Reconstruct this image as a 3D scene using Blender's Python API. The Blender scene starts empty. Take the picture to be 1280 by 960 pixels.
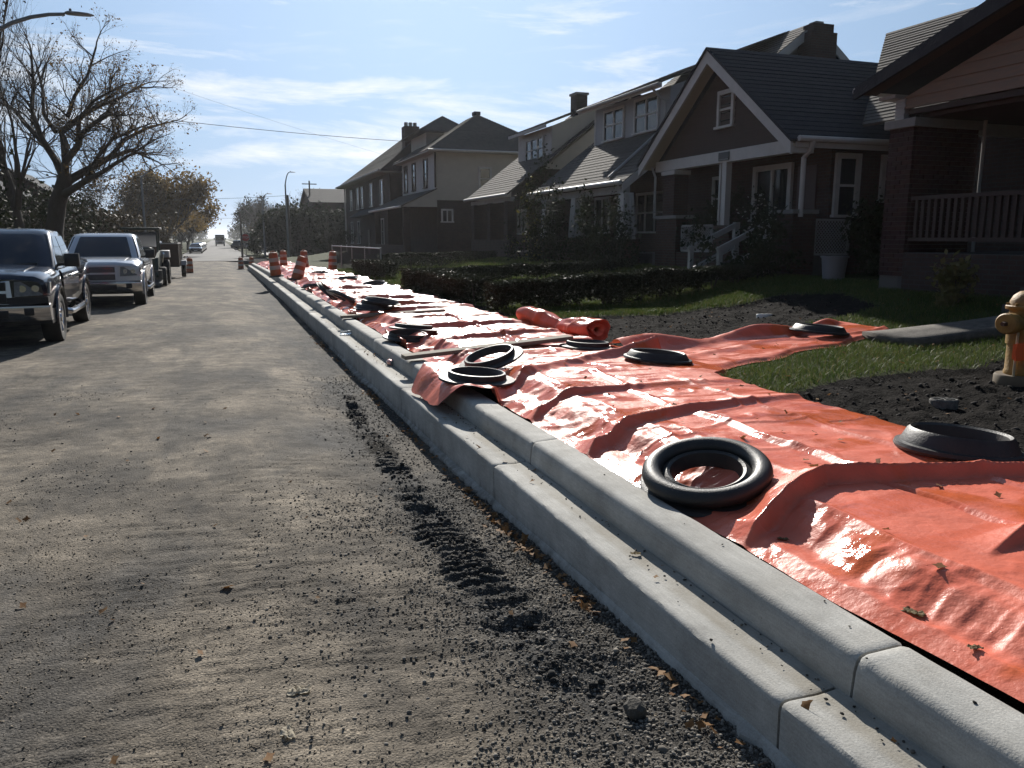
import bpy, bmesh, math, random
import numpy as np
from mathutils import Vector, Matrix
S = bpy.context.scene
C = bpy.context.collection
random.seed(7)
PI = math.pi
R = math.radians

# ---------------------------------------------------------------- camera, sky, sun
cd = bpy.data.cameras.new("camera"); cam = bpy.data.objects.new("camera", cd); C.objects.link(cam)
cam.location = (0, 0, 1.75)
cam.rotation_euler = (R(90 - 10.32), 0, R(-19.81))
cd.sensor_fit = 'HORIZONTAL'; cd.sensor_width = 36.0; cd.lens = 36.0 * 1005 / 1280
cd.clip_start = 0.05; cd.clip_end = 6000
S.camera = cam
SUN_EL, SUN_AZ = 27.0, 15.0
W = bpy.data.worlds.new("World"); S.world = W; W.use_nodes = True
def build_world():
    nt = W.node_tree; nt.nodes.clear(); L = nt.links
    def N(t, **k):
        n = nt.nodes.new(t)
        for a, b in k.items(): setattr(n, a, b)
        return n
    def M(op, a, b=None, c=None, clamp=False):
        n = N('ShaderNodeMath', operation=op, use_clamp=clamp)
        for i, v in enumerate((a, b, c)):
            if v is None: continue
            if isinstance(v, (int, float)): n.inputs[i].default_value = v
            else: L.new(v, n.inputs[i])
        return n.outputs[0]
    out = N('ShaderNodeOutputWorld'); bg = N('ShaderNodeBackground')
    sky = N('ShaderNodeTexSky', sky_type='NISHITA', sun_disc=False)
    sky.sun_elevation = R(SUN_EL); sky.sun_rotation = R(SUN_AZ)
    sky.air_density = 1.0; sky.dust_density = 0.3; sky.ozone_density = 1.5; sky.altitude = 200
    tc = N('ShaderNodeTexCoord'); sep = N('ShaderNodeSeparateXYZ')
    L.new(tc.outputs['Generated'], sep.inputs[0])
    x, y, z = sep.outputs
    az = M('ARCTAN2', x, y)
    el = M('ARCSINE', z)
    def cloud(sx, sy, seed, rot, detail=8):
        cb = N('ShaderNodeCombineXYZ')
        u = M('ADD', M('MULTIPLY', az, sx), M('MULTIPLY', el, rot))
        v = M('MULTIPLY', el, sy)
        L.new(u, cb.inputs[0]); L.new(v, cb.inputs[1]); cb.inputs[2].default_value = seed
        n = N('ShaderNodeTexNoise'); n.inputs['Scale'].default_value = 1.0
        n.inputs['Detail'].default_value = detail; n.inputs['Roughness'].default_value = .62
        n.inputs['Distortion'].default_value = .35
        L.new(cb.outputs[0], n.inputs['Vector'])
        return n.outputs[0]
    big = cloud(4.6, 26.0, 3.1, 6.0)
    wisp = cloud(5.0, 30.0, 11.7, -14.0, 9)
    # a bank of cloud all round the horizon, thinning upward
    bank = M('SUBTRACT', 1.0, M('MULTIPLY', M('ABSOLUTE', M('SUBTRACT', el, R(7.6))), 1 / R(4.2)), clamp=True)
    hi = M('MULTIPLY', M('SUBTRACT', wisp, .56), 3.2, clamp=True)
    lo = M('MULTIPLY', M('SUBTRACT', M('ADD', big, M('MULTIPLY', bank, .20)), .585), 5.5, clamp=True)
    cov = M('MAXIMUM', M('MULTIPLY', hi, .55), lo)
    # thin high veil: the same pale blue in every direction, thicker toward the horizon
    veil = M('MULTIPLY', M('SUBTRACT', 1.0, M('DIVIDE', M('ABSOLUTE', el), R(70)), clamp=True), .90)
    # forward scattering: thin haze is bright toward the sun and dim away from it, in every direction alike
    dp = N('ShaderNodeVectorMath', operation='DOT_PRODUCT'); L.new(tc.outputs['Generated'], dp.inputs[0])
    dp.inputs[1].default_value = (math.cos(R(SUN_EL)) * math.sin(R(SUN_AZ)), math.cos(R(SUN_EL)) * math.cos(R(SUN_AZ)), math.sin(R(SUN_EL)))
    half = M('MULTIPLY_ADD', dp.outputs['Value'], .5, .5)
    ph = M('ADD', M('ADD', M('MULTIPLY', M('POWER', half, 2.0), .85), .16), M('MULTIPLY', M('POWER', half, 22.0), .55))
    vc = N('ShaderNodeMix', data_type='RGBA', blend_type='MULTIPLY'); vc.inputs[0].default_value = 1; vc.inputs[6].default_value = (5.2, 7.5, 10.9, 1); L.new(ph, vc.inputs[7])
    hz = N('ShaderNodeMix', data_type='RGBA'); L.new(veil, hz.inputs[0]); L.new(sky.outputs[0], hz.inputs[6]); L.new(vc.outputs[2], hz.inputs[7])
    cc = N('ShaderNodeMix', data_type='RGBA', blend_type='MULTIPLY'); cc.inputs[0].default_value = 1; cc.inputs[6].default_value = (14.5, 14.5, 14.5, 1); L.new(M('MINIMUM', ph, 1.0), cc.inputs[7])
    mix = N('ShaderNodeMix', data_type='RGBA')
    L.new(M('MULTIPLY', cov, .72), mix.inputs[0])
    L.new(hz.outputs[2], mix.inputs[6])
    L.new(cc.outputs[2], mix.inputs[7])
    L.new(mix.outputs[2], bg.inputs[0]); bg.inputs[1].default_value = 0.056
    L.new(bg.outputs[0], out.inputs[0])
build_world()
sd = bpy.data.lights.new("sun", 'SUN'); sun = bpy.data.objects.new("sun", sd); C.objects.link(sun)
sd.energy = 5.0; sd.angle = R(0.53); sd.color = (1.0, .95, .87)
_sv = Vector((math.cos(R(SUN_EL)) * math.sin(R(SUN_AZ)), math.cos(R(SUN_EL)) * math.cos(R(SUN_AZ)), math.sin(R(SUN_EL))))
sun.rotation_euler = _sv.to_track_quat('Z', 'Y').to_euler()
S.view_settings.view_transform = 'Standard'; S.view_settings.look = 'None'
S.view_settings.exposure = 0.42; S.view_settings.gamma = 1.0

# ---------------------------------------------------------------- noise
def _hash(ix, iy, s):
    h = (ix * 374761393 + iy * 668265263 + s * 974634777) & 0xffffffff
    h = ((h ^ (h >> 13)) * 1274126177) & 0xffffffff
    return ((h ^ (h >> 16)) & 0xffff) / 65535.0
def vnoise(x, y, s=0):
    x = np.asarray(x, float); y = np.asarray(y, float)
    ix = np.floor(x).astype(np.int64); iy = np.floor(y).astype(np.int64)
    fx = x - ix; fy = y - iy
    fx = fx * fx * fx * (fx * (fx * 6 - 15) + 10); fy = fy * fy * fy * (fy * (fy * 6 - 15) + 10)
    a = _hash(ix, iy, s); b = _hash(ix + 1, iy, s); c = _hash(ix, iy + 1, s); d = _hash(ix + 1, iy + 1, s)
    return (a + (b - a) * fx) * (1 - fy) + (c + (d - c) * fx) * fy
def fbm(x, y, s=0, o=4, g=.5):
    t = 0; a = 1; n = 0
    x = np.asarray(x, float); y = np.asarray(y, float)
    for i in range(o):
        t = t + a * vnoise(x + 17.3 * i, y - 9.1 * i, s + i); n += a; a *= g; x = x * 2.03; y = y * 2.03
    return t / n
def crumple(x, y, s=0):
    """faceted noise with straight sharp creases, like handled plastic film"""
    t = 0; x = np.asarray(x, float); y = np.asarray(y, float)
    for i, (f, a, r) in enumerate(((5.0, 1., .5), (8.6, .55, 1.25), (15., .30, 2.1), (24., .15, .2))):
        u = (x * math.cos(r) - y * math.sin(r)) * f + .35 * np.sin(y * f * .7); v = (x * math.sin(r) + y * math.cos(r)) * f * .55
        ix = np.floor(u).astype(np.int64); iy = np.floor(v).astype(np.int64); fu = u - ix; fv = v - iy; S_ = s + 31 * i
        A = _hash(ix, iy, S_); B = _hash(ix + 1, iy, S_); D = _hash(ix, iy + 1, S_); E = _hash(ix + 1, iy + 1, S_)
        t = t + a * (np.where(fu + fv < 1, A + (B - A) * fu + (D - A) * fv, E + (D - E) * (1 - fu) + (B - E) * (1 - fv)) - .5)
    return t
def ss(a, b, x):
    t = np.clip((np.asarray(x, float) - a) / (b - a), 0, 1)
    return t * t * (3 - 2 * t)

# ---------------------------------------------------------------- materials
MATS = {}
def mat(name, col, rough=.8, col2=None, scale=6., bump=0., bscale=40., metal=0., spec=.5, stretch=(1, 1, 1), contrast=1., detail=6, coat=0., trans=0., dist=.02, world=False):
    if name in MATS: return MATS[name]
    m = bpy.data.materials.new(name); m.use_nodes = True; MATS[name] = m
    nt = m.node_tree; L = nt.links; b = nt.nodes['Principled BSDF']
    b.inputs['Roughness'].default_value = rough; b.inputs['Metallic'].default_value = metal
    b.inputs['Specular IOR Level'].default_value = spec; b.inputs['Base Color'].default_value = (*col, 1)
    if coat: b.inputs['Coat Weight'].default_value = coat; b.inputs['Coat Roughness'].default_value = .05
    if trans: b.inputs['Transmission Weight'].default_value = trans
    if world:
        vec = nt.nodes.new('ShaderNodeNewGeometry').outputs['Position']
    else:
        vec = nt.nodes.new('ShaderNodeTexCoord').outputs['Object']
    mp = nt.nodes.new('ShaderNodeMapping'); mp.inputs['Scale'].default_value = stretch
    L.new(vec, mp.inputs[0])
    if col2 is not None:
        n = nt.nodes.new('ShaderNodeTexNoise'); n.inputs['Scale'].default_value = scale; n.inputs['Detail'].default_value = detail; n.inputs['Roughness'].default_value = .65
        L.new(mp.outputs[0], n.inputs['Vector'])
        r = nt.nodes.new('ShaderNodeMapRange'); r.inputs[1].default_value = .5 - .25 / contrast; r.inputs[2].default_value = .5 + .25 / contrast
        L.new(n.outputs[0], r.inputs[0])
        x = nt.nodes.new('ShaderNodeMix'); x.data_type = 'RGBA'
        L.new(r.outputs[0], x.inputs[0]); x.inputs[6].default_value = (*col, 1); x.inputs[7].default_value = (*col2, 1)
        L.new(x.outputs[2], b.inputs['Base Color'])
    if bump:
        n2 = nt.nodes.new('ShaderNodeTexNoise'); n2.inputs['Scale'].default_value = bscale; n2.inputs['Detail'].default_value = 5
        L.new(mp.outputs[0], n2.inputs['Vector'])
        bp = nt.nodes.new('ShaderNodeBump'); bp.inputs['Strength'].default_value = bump; bp.inputs['Distance'].default_value = dist
        L.new(n2.outputs[0], bp.inputs['Height']); L.new(bp.outputs[0], b.inputs['Normal'])
    return m
def nodes_of(m):
    nt = m.node_tree
    return nt, nt.links, nt.nodes['Principled BSDF']
def brick_mat(name, c1, c2, mortar, bw=.215, bh=.075, ms=.012, bump=.6, rough=.85):
    """brick relief on axis-aligned walls: coordinate (x+y, z)"""
    if name in MATS: return MATS[name]
    m = bpy.data.materials.new(name); m.use_nodes = True; MATS[name] = m
    nt, L, b = nodes_of(m); b.inputs['Roughness'].default_value = rough; b.inputs['Specular IOR Level'].default_value = .25
    g = nt.nodes.new('ShaderNodeNewGeometry'); s = nt.nodes.new('ShaderNodeSeparateXYZ'); L.new(g.outputs['Position'], s.inputs[0])
    a = nt.nodes.new('ShaderNodeMath'); a.operation = 'ADD'; L.new(s.outputs[0], a.inputs[0]); L.new(s.outputs[1], a.inputs[1])
    c = nt.nodes.new('ShaderNodeCombineXYZ'); L.new(a.outputs[0], c.inputs[0]); L.new(s.outputs[2], c.inputs[1])
    t = nt.nodes.new('ShaderNodeTexBrick'); L.new(c.outputs[0], t.inputs['Vector'])
    t.inputs['Color1'].default_value = (*c1, 1); t.inputs['Color2'].default_value = (*c2, 1); t.inputs['Mortar'].default_value = (*mortar, 1)
    t.inputs['Scale'].default_value = 1; t.inputs['Brick Width'].default_value = bw; t.inputs['Row Height'].default_value = bh
    t.inputs['Mortar Size'].default_value = ms; t.inputs['Mortar Smooth'].default_value = .3
    n = nt.nodes.new('ShaderNodeTexNoise'); n.inputs['Scale'].default_value = 3; n.inputs['Detail'].default_value = 8; L.new(g.outputs['Position'], n.inputs['Vector'])
    r = nt.nodes.new('ShaderNodeMapRange'); r.inputs[3].default_value = .65; r.inputs[4].default_value = 1.3; L.new(n.outputs[0], r.inputs[0])
    x = nt.nodes.new('ShaderNodeMix'); x.data_type = 'RGBA'; x.blend_type = 'MULTIPLY'; x.inputs[0].default_value = 1
    L.new(t.outputs[0], x.inputs[6]); L.new(r.outputs[0], x.inputs[7]); L.new(x.outputs[2], b.inputs['Base Color'])
    inv = nt.nodes.new('ShaderNodeMath'); inv.operation = 'SUBTRACT'; inv.inputs[0].default_value = 1; L.new(t.outputs['Fac'], inv.inputs[1])
    bp = nt.nodes.new('ShaderNodeBump'); bp.inputs['Strength'].default_value = bump; bp.inputs['Distance'].default_value = .01
    L.new(inv.outputs[0], bp.inputs['Height']); L.new(bp.outputs[0], b.inputs['Normal'])
    return m
def leaf_mat(name, col, col2, rough=.45, transl=.35, scale=3.):
    if name in MATS: return MATS[name]
    m = mat(name, col, rough, col2, scale, contrast=1.6, world=True)
    nt, L, b = nodes_of(m); o = nt.nodes['Material Output']
    t = nt.nodes.new('ShaderNodeBsdfTranslucent'); mx = nt.nodes.new('ShaderNodeMixShader'); mx.inputs[0].default_value = transl
    for l in list(nt.links):
        if l.to_node == b and l.to_socket.name == 'Base Color': L.new(l.from_socket, t.inputs[0])
    b.inputs['Specular IOR Level'].default_value = .18
    L.new(b.outputs[0], mx.inputs[1]); L.new(t.outputs[0], mx.inputs[2]); L.new(mx.outputs[0], o.inputs[0])
    return m

# ---------------------------------------------------------------- mesh building
def smooth_mesh(me, ang=None):
    me.polygons.foreach_set('use_smooth', [True] * len(me.polygons))
    if ang is not None: me.set_sharp_from_angle(angle=R(ang))
def npmesh(name, V, F, m, parent=None, smooth=False, kind=None):
    """V (n,3); F (m,3|4) -> one object"""
    V = np.asarray(V, np.float32); F = np.asarray(F, np.int32)
    me = bpy.data.meshes.new(name); k = F.shape[1]
    me.vertices.add(len(V)); me.vertices.foreach_set('co', V.ravel())
    me.loops.add(F.size); me.loops.foreach_set('vertex_index', F.ravel())
    me.polygons.add(len(F)); me.polygons.foreach_set('loop_start', np.arange(0, F.size, k, dtype=np.int32))
    me.update(calc_edges=True); me.validate()
    if smooth: me.polygons.foreach_set('use_smooth', np.ones(len(F), bool))
    if m: me.materials.append(m)
    o = bpy.data.objects.new(name, me); C.objects.link(o)
    if parent: o.parent = parent
    if kind: o['kind'] = kind
    return o
def grid_faces(ny, nx):
    i = np.arange((ny - 1) * (nx - 1)); r = i // (nx - 1); c = i % (nx - 1); a = r * nx + c
    return np.stack([a, a + 1, a + nx + 1, a + nx], 1)
class MB:
    def __init__(s): s.v = []; s.f = []
    def add(s, vs, fs):
        n = len(s.v); s.v += [tuple(p) for p in vs]; s.f += [tuple(i + n for i in f) for f in fs]; return s
    def box(s, x0, x1, y0, y1, z0, z1):
        return s.add([(x0, y0, z0), (x1, y0, z0), (x1, y1, z0), (x0, y1, z0), (x0, y0, z1), (x1, y0, z1), (x1, y1, z1), (x0, y1, z1)],
                     [(0, 3, 2, 1), (4, 5, 6, 7), (0, 1, 5, 4), (1, 2, 6, 5), (2, 3, 7, 6), (3, 0, 4, 7)])
    def bar(s, p, q, w, h, up=(0, 0, 1)):
        """box beam from p to q, w wide (sideways), h high (along up)"""
        p = Vector(p); q = Vector(q); d = (q - p).normalized(); u = Vector(up)
        if abs(d.dot(u)) > .99: u = Vector((0, 1, 0))
        x = d.cross(u).normalized(); u = x.cross(d).normalized(); vs = []
        for c in (p, q):
            for a, b in ((-1, -1), (1, -1), (1, 1), (-1, 1)): vs.append(c + x * (a * w / 2) + u * (b * h / 2))
        return s.add(vs, [(0, 1, 2, 3), (7, 6, 5, 4), (0, 4, 5, 1), (1, 5, 6, 2), (2, 6, 7, 3), (3, 7, 4, 0)])
    def prism(s, pts, d):
        """polygon of 3-D points extruded by vector d"""
        n = len(pts); d = Vector(d); vs = [Vector(p) for p in pts]; vs += [p + d for p in vs]
        return s.add(vs, [tuple(range(n))[::-1], tuple(range(n, 2 * n))] + [(i, (i + 1) % n, n + (i + 1) % n, n + i) for i in range(n)])
    def tube(s, pts, r, n=8, cap=True):
        pts = [Vector(p) for p in pts]; rr = r if isinstance(r, (list, tuple)) else [r] * len(pts); base = len(s.v); ref = None
        for i, p in enumerate(pts):
            d = (pts[min(i + 1, len(pts) - 1)] - pts[max(i - 1, 0)]).normalized()
            if ref is None: ref = d.orthogonal().normalized()
            ref = (ref - d * ref.dot(d)).normalized(); b = d.cross(ref)
            for k in range(n):
                a = 2 * PI * k / n; s.v.append(tuple(p + (ref * math.cos(a) + b * math.sin(a)) * rr[i]))
        for i in range(len(pts) - 1):
            for k in range(n):
                a = base + i * n + k; b2 = base + i * n + (k + 1) % n
                s.f.append((a, b2, b2 + n, a + n))
        if cap:
            s.f.append(tuple(base + k for k in range(n))[::-1]); e = base + (len(pts) - 1) * n; s.f.append(tuple(e + k for k in range(n)))
        return s
    def lathe(s, prof, n=24, c=(0, 0, 0), axis='z', close=False):
        base = len(s.v); m = len(prof)
        for r, z in prof:
            for k in range(n):
                a = 2 * PI * k / n; x, y = r * math.cos(a), r * math.sin(a)
                p = {'z': (x, y, z), 'x': (z, x, y), 'y': (x, z, y)}[axis]
                s.v.append((p[0] + c[0], p[1] + c[1], p[2] + c[2]))
        for i in range(m if close else m - 1):
            j = (i + 1) % m
            for k in range(n):
                s.f.append((base + i * n + k, base + i * n + (k + 1) % n, base + j * n + (k + 1) % n, base + j * n + k))
        if not close:
            if prof[0][0] > 1e-6: s.f.append(tuple(base + k for k in range(n))[::-1])
            if prof[-1][0] > 1e-6: s.f.append(tuple(base + (m - 1) * n + k for k in range(n)))
        return s
    def loft(s, secs, cap=True, closed=True):
        """list of equal-length point loops"""
        base = len(s.v); n = len(secs[0])
        for q in secs: s.v += [tuple(p) for p in q]
        for i in range(len(secs) - 1):
            for k in range(n if closed else n - 1):
                a = base + i * n + k; b = base + i * n + (k + 1) % n
                s.f.append((a, b, b + n, a + n))
        if cap and closed:
            s.f.append(tuple(base + k for k in range(n))[::-1]); e = base + (len(secs) - 1) * n; s.f.append(tuple(e + k for k in range(n)))
        return s
    def build(s, name, m, parent=None, smooth=None, bevel=0, world=True, seg=2):
        me = bpy.data.meshes.new(name)
        off = Vector((0, 0, 0))
        if parent is not None and world:
            p = parent
            while p: off += p.location; p = p.parent
        me.from_pydata([(v[0] - off.x, v[1] - off.y, v[2] - off.z) for v in s.v], [], s.f); me.update()
        if bevel or True:
            bm = bmesh.new(); bm.from_mesh(me)
            bmesh.ops.remove_doubles(bm, verts=bm.verts, dist=1e-5)
            bmesh.ops.recalc_face_normals(bm, faces=bm.faces)
            if bevel:
                es = [e for e in bm.edges if len(e.link_faces) == 2 and e.calc_face_angle(0) > R(35)]
                bmesh.ops.bevel(bm, geom=es, offset=bevel, segments=seg, affect='EDGES', profile=.5, clamp_overlap=True)
            bm.to_mesh(me); bm.free()
        if smooth is not None: smooth_mesh(me, smooth)
        if m: me.materials.append(m)
        o = bpy.data.objects.new(name, me); C.objects.link(o)
        if parent is not None: o.parent = parent
        return o
def empty(name, loc=(0, 0, 0), rot=(0, 0, 0)):
    o = bpy.data.objects.new(name, None); o.location = loc; o.rotation_euler = rot; o.empty_display_size = .2; C.objects.link(o); return o
def tag(o, label, cat, group=None):
    o['label'] = label; o['category'] = cat
    if group: o['group'] = group
    return o
KIDS = {}
def copy_tree(o, parent=None):
    c = o.copy(); C.objects.link(c)
    if parent: c.parent = parent
    for ch in [k for k in o.children]: copy_tree(ch, c)
    return c
def put(o, loc, rot=None, scale=None):
    o.location = loc
    if rot is not None: o.rotation_euler = rot
    if scale is not None: o.scale = scale if isinstance(scale, (tuple, list)) else (scale,) * 3
    return o
# ---------------------------------------------------------------- the lie of the land
def dip(y): return -.55 * ss(22, 76, y)
def drift(y): return .35 * ss(22, 76, y)
LUGS = [(1.31, 9.6), (1.27, 8.6), (1.24, 7.7), (1.22, 6.9), (1.21, 6.2), (1.21, 5.7), (1.22, 5.2), (1.2, 4.75), (1.19, 4.3), (1.2, 3.95), (1.22, 3.6), (1.24, 3.25), (1.28, 2.9)]
def lug_mask(x, y):
    xc = np.interp(y, [2.4, 2.9, 3.6, 4.3, 6.2, 7.7, 9.6], [1.36, 1.28, 1.22, 1.2, 1.22, 1.25, 1.31])
    wd = np.interp(y, [2.4, 4, 10], [.18, .14, .06])
    on = (.5 + .5 * ss(.25, .5, np.abs(np.sin(y * 1.55 + .75)))) * ss(2.3, 2.7, y) * (1 - ss(9.3, 10.2, y))
    side = 1 - ss(.55, 1.3, np.abs(x - xc + .16 * (fbm(x * 4, y * 5, 9, 3) - .5)) / wd)
    return side * on
def road_z(x, y, fine=True):
    x = np.asarray(x, float); y = np.asarray(y, float)
    z = dip(y) - (.015 + .085 * ss(2.2, 6.5, y)) * ss(.1, 1.5, x) + .03 * (fbm(x * .5, y * .35, 1, 3) - .5)
    if not fine: return z
    near = 1 - ss(14, 30, y)
    warp = .25 * (fbm(x * .8, y * .8, 33, 2) - .5)
    # rake grooves left by the grader, running nearly across the road
    gm = ss(.50, .64, fbm(x * .45 + 3, y * .7, 21, 3)) * (1 - ss(.75, 1.1, x))
    z = z - .007 * near * gm * ss(.52, .72, fbm(x * 3.6 + y * .4, y * 26 + x * 2.6, 4, 3, .65))
    g = np.abs(((y + .10 * x + .08 * warp) / .10) % 1 - .5) * 2
    z = z - .011 * np.clip(1 - g * 2.6, 0, 1) * ss(3.1, 2.7, y) * ss(-1.6, -1.0, x) * (1 - ss(.1, .5, x)) * ss(.40, .52, fbm(x * 1.3, y * 11, 22, 2))
    lm = lug_mask(x, y)
    lug = np.abs(((y - .10 * x + .11 * (fbm(x * 1.5, y * 1.5, 17, 2) - .5)) / (.19 + .03 * np.sin(y * 2.3))) % 1 - .5) * 2
    z = z + near * lm * (.05 * ss(.25, .75, lug) - .035 + .035 * (fbm(x * 14, y * 14, 12, 3) - .4))
    z = z + near * .014 * (fbm(x * 3.1, y * 3.1, 2, 5, .65) - .5) + near * (.005 + .016 * ss(.5, 1.2, x) + .010 * ss(.52, .64, fbm(x * .9 + 7, y * .8, 16, 4))) * (fbm(x * 26, y * 26, 7, 3, .6) - .5)
    return z
def soil_mask(x, y):
    """>0 = bare soil, <0 = grass"""
    n = .55 * (fbm(x * 1.1, y * 1.1, 41, 4) - .5)
    # patch by the hydrant
    a = np.minimum.reduce([x - 4.2, 9.2 - x, y - 1.0, (6.35 - .05 * (x - 5)) - y]) * .9
    # triangle of grass that reaches the sheet
    a = np.minimum(a, (5.9 + .45 * (x - 4.7)) - y)
    b = np.minimum.reduce([x - 4.2, (10.4 - .45 * np.abs(y - 11.5)) - x, y - (8.7 + .28 * (x - 4.6)), (12.9 - .08 * (x - 5)) - y])
    c = -np.maximum(np.maximum(4.4 - x, x - 4.95), np.maximum(y - 60, 13.2 - y))
    return np.maximum.reduce([a, b, c * .8]) + n
def lawn_z(x, y, fine=True):
    x = np.asarray(x, float); y = np.asarray(y, float)
    z = .30 + .04 * ss(4.7, 7, x) + .52 * ss(7.2, 11.9, x) + dip(y)
    z = z + .05 * (fbm(x * .6, y * .6, 51, 3) - .5)
    if not fine: return z
    m = ss(-.1, .25, soil_mask(x, y))
    clod = fbm(x * 3.2, y * 3.2, 61, 3, .6) - .5
    z = z + m * (.10 * clod + .055 * (fbm(x * 11, y * 11, 63, 3, .65) - .5)) + .045 * (1 - m)
    return z
# ridges of the sheet: (polyline over x of y), height, steep side width, gentle side width
RIDGES = [
    ([(2.0, 2.86), (2.25, 3.02), (2.47, 3.13), (2.98, 3.33), (3.5, 3.28), (4.5, 2.98)], [.0, .03, .11, .105, .09, .07], .045, .30),
    ([(1.9, 4.45), (2.34, 4.8), (3.27, 5.15), (4.5, 5.34)], [.03, .08, .06, .03], .08, .30),
    ([(2.0, 5.65), (2.6, 6.02), (3.5, 6.2), (4.6, 6.15)], [.05, .08, .03, .02], .08, .25),
    ([(2.2, 6.6), (2.7, 7.15), (3.4, 7.62), (4.2, 8.0), (5.0, 8.4)], [.05, .07, .05, .09, .24], .12, .5),
    ([(2.9, 2.28), (3.27, 2.40), (3.8, 2.38), (4.6, 2.30)], [.0, .07, .065, .05], .035, .22),
    ([(2.3, 8.7), (3.2, 9.0), (4.6, 9.4)], [.02, .04, .03], .06, .3),
    ([(2.2, 9.75), (3.0, 10.1), (4.6, 10.5)], [.03, .06, .03], .08, .35),
    ([(2.2, 11.2), (3.0, 11.5), (4.6, 11.6)], [.04, .08, .05], .10, .4),
    ([(2.2, 12.7), (3.0, 12.9), (4.6, 13.1)], [.03, .06, .03], .10, .4),
]
_rs = random.Random(3)
_y = 14.3
while _y < 62:
    RIDGES.append(([(2.0, _y), (3.0, _y + _rs.uniform(.1, .4)), (4.6, _y + _rs.uniform(.1, .6))], [_rs.uniform(.01, .05), _rs.uniform(.04, .11), _rs.uniform(.02, .07)], .12, _rs.uniform(.4, .7)))
    _y += _rs.uniform(1.0, 2.4)
SEAMS = [(2.95, 2.9, 3.35, 4.9, .012), (3.9, 3.95, 1.2, 6.4, .014), (2.72, 2.68, 1.2, 3.2, .022), (2.7, 2.75, 3.5, 4.9, .02), (2.75, 2.7, 5.2, 6.0, .02), (3.33, 3.31, 3.35, 5.1, .035), (3.45, 3.30, 1.2, 3.3, -.03), (3.2, 3.45, 5.2, 7.3, .02), (3.55, 3.6, 9, 13, .025)]
def sheet_z(x, y, fine=True):
    x = np.asarray(x, float); y = np.asarray(y, float)
    xe = 2.61 + .14 * (fbm(y * .9, y * 0, 71, 2) - .5) * ss(4, 6, y) + .05 * np.sin(y * 2.1) * ss(2, 3, y)
    xf = xe - .22 - .06 * np.sin(y * 3.7) * ss(2, 3, y)
    t = (x - xf) / (xe + .05 - xf)
    z = .338 + .012 * ss(2.2, 2.4, x) + .105 * ss(0, 1, t) - .03 * ss(4.35, 4.65, x)
    for pl, hs, a, b in RIDGES:
        px = [p[0] for p in pl]; py = [p[1] for p in pl]
        if not (np.any(np.abs(y - py[0]) < 3)): continue
        wob = .05 * (fbm(x * 2.3, x * 0 + py[0], 77, 2) - .5)
        d = y - (np.interp(x, px, py) + wob); h = np.interp(x, px, hs)
        prof = np.where(d < 0, np.clip(1 + d / a, 0, 1) ** 1.2, np.clip(1 - d / b, 0, 1) ** 1.7)
        z = z + h * prof
    for x0, x1, y0, y1, h in SEAMS:
        d = np.abs(x - (x0 + (x1 - x0) * (y - y0) / (y1 - y0)) - .02 * np.sin(y * 7)); on = ss(y0, y0 + .1, y) * (1 - ss(y1 - .1, y1, y))
        z = z + h * on * np.clip(1 - d / (.05 if h < 0 else .06), 0, 1) ** 1.3
    slope = ss(-.25, .3, t) * (1 - ss(.85, 1.25, t))
    sab = lambda q: np.sqrt((q - .5) ** 2 + .0016) * 2
    wy = y + .30 * (fbm(x * 3.1, y * 2.6, 83, 2) - .5) + .25 * (x - 2.4) * np.sin(y * 2.2)
    wv = sab(fbm(wy * 8.0, x * 1.6, 81, 2, .5)); wv2 = sab(fbm(y * 15 - x * 2, x * 2.2, 85, 2))
    z = z + slope * (.008 * (.30 - wv) + .008 * (.30 - wv2) + .034 * crumple(x, y, 201)) + .0065 * crumple(x * .8, y * .8, 211) * ss(2.3, 2.6, x)
    rg = np.abs(fbm(x * 1.6 + y * .3, y * 1.6, 91, 3) - .5) * 2
    z = z + .020 * (fbm(x * 1.3, y * 1.3, 95, 2) - .5) + .012 * np.clip(.10 - rg, 0, 1) / .10 * (.25 + .75 * ss(3.2, 4.5, y)) + .005 * (fbm(x * 9, y * 9, 97, 2) - .5)
    far = ss(6.5, 11, y)
    z = z + far * (.05 * (fbm(x * 2.2, y * 2.2, 99, 3) - .5) + .032 * (.3 - sab(fbm(x * 1.1 + 3, y * 3.6, 98, 3, .55))) + .016 * (.3 - sab(fbm(x * .8, y * 8.5, 96, 2))))
    # pulled over the kerb into the gutter
    hump = ss(6.4, 6.8, y) * (1 - ss(7.75, 8.4, y))
    hk = .445 + .02 * np.sin(y * 5) + .05 * (fbm(x * 6, y * 6, 72, 3) - .5) + .02 * np.abs(fbm(y * 14, x * 3, 73, 2) - .5)
    fall = ss(1.72, 1.95, x + .05 * (fbm(y * 3, x * 0, 74, 2) - .5))
    zk = .222 + (hk - .222) * fall ** .6
    z = np.where(x < 2.22, zk, z)
    z = np.maximum(z, np.where(x < 2.2, 0, hump * (hk - .3 * ss(2.25, 2.7, x))))
    return z + dip(y)

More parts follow.
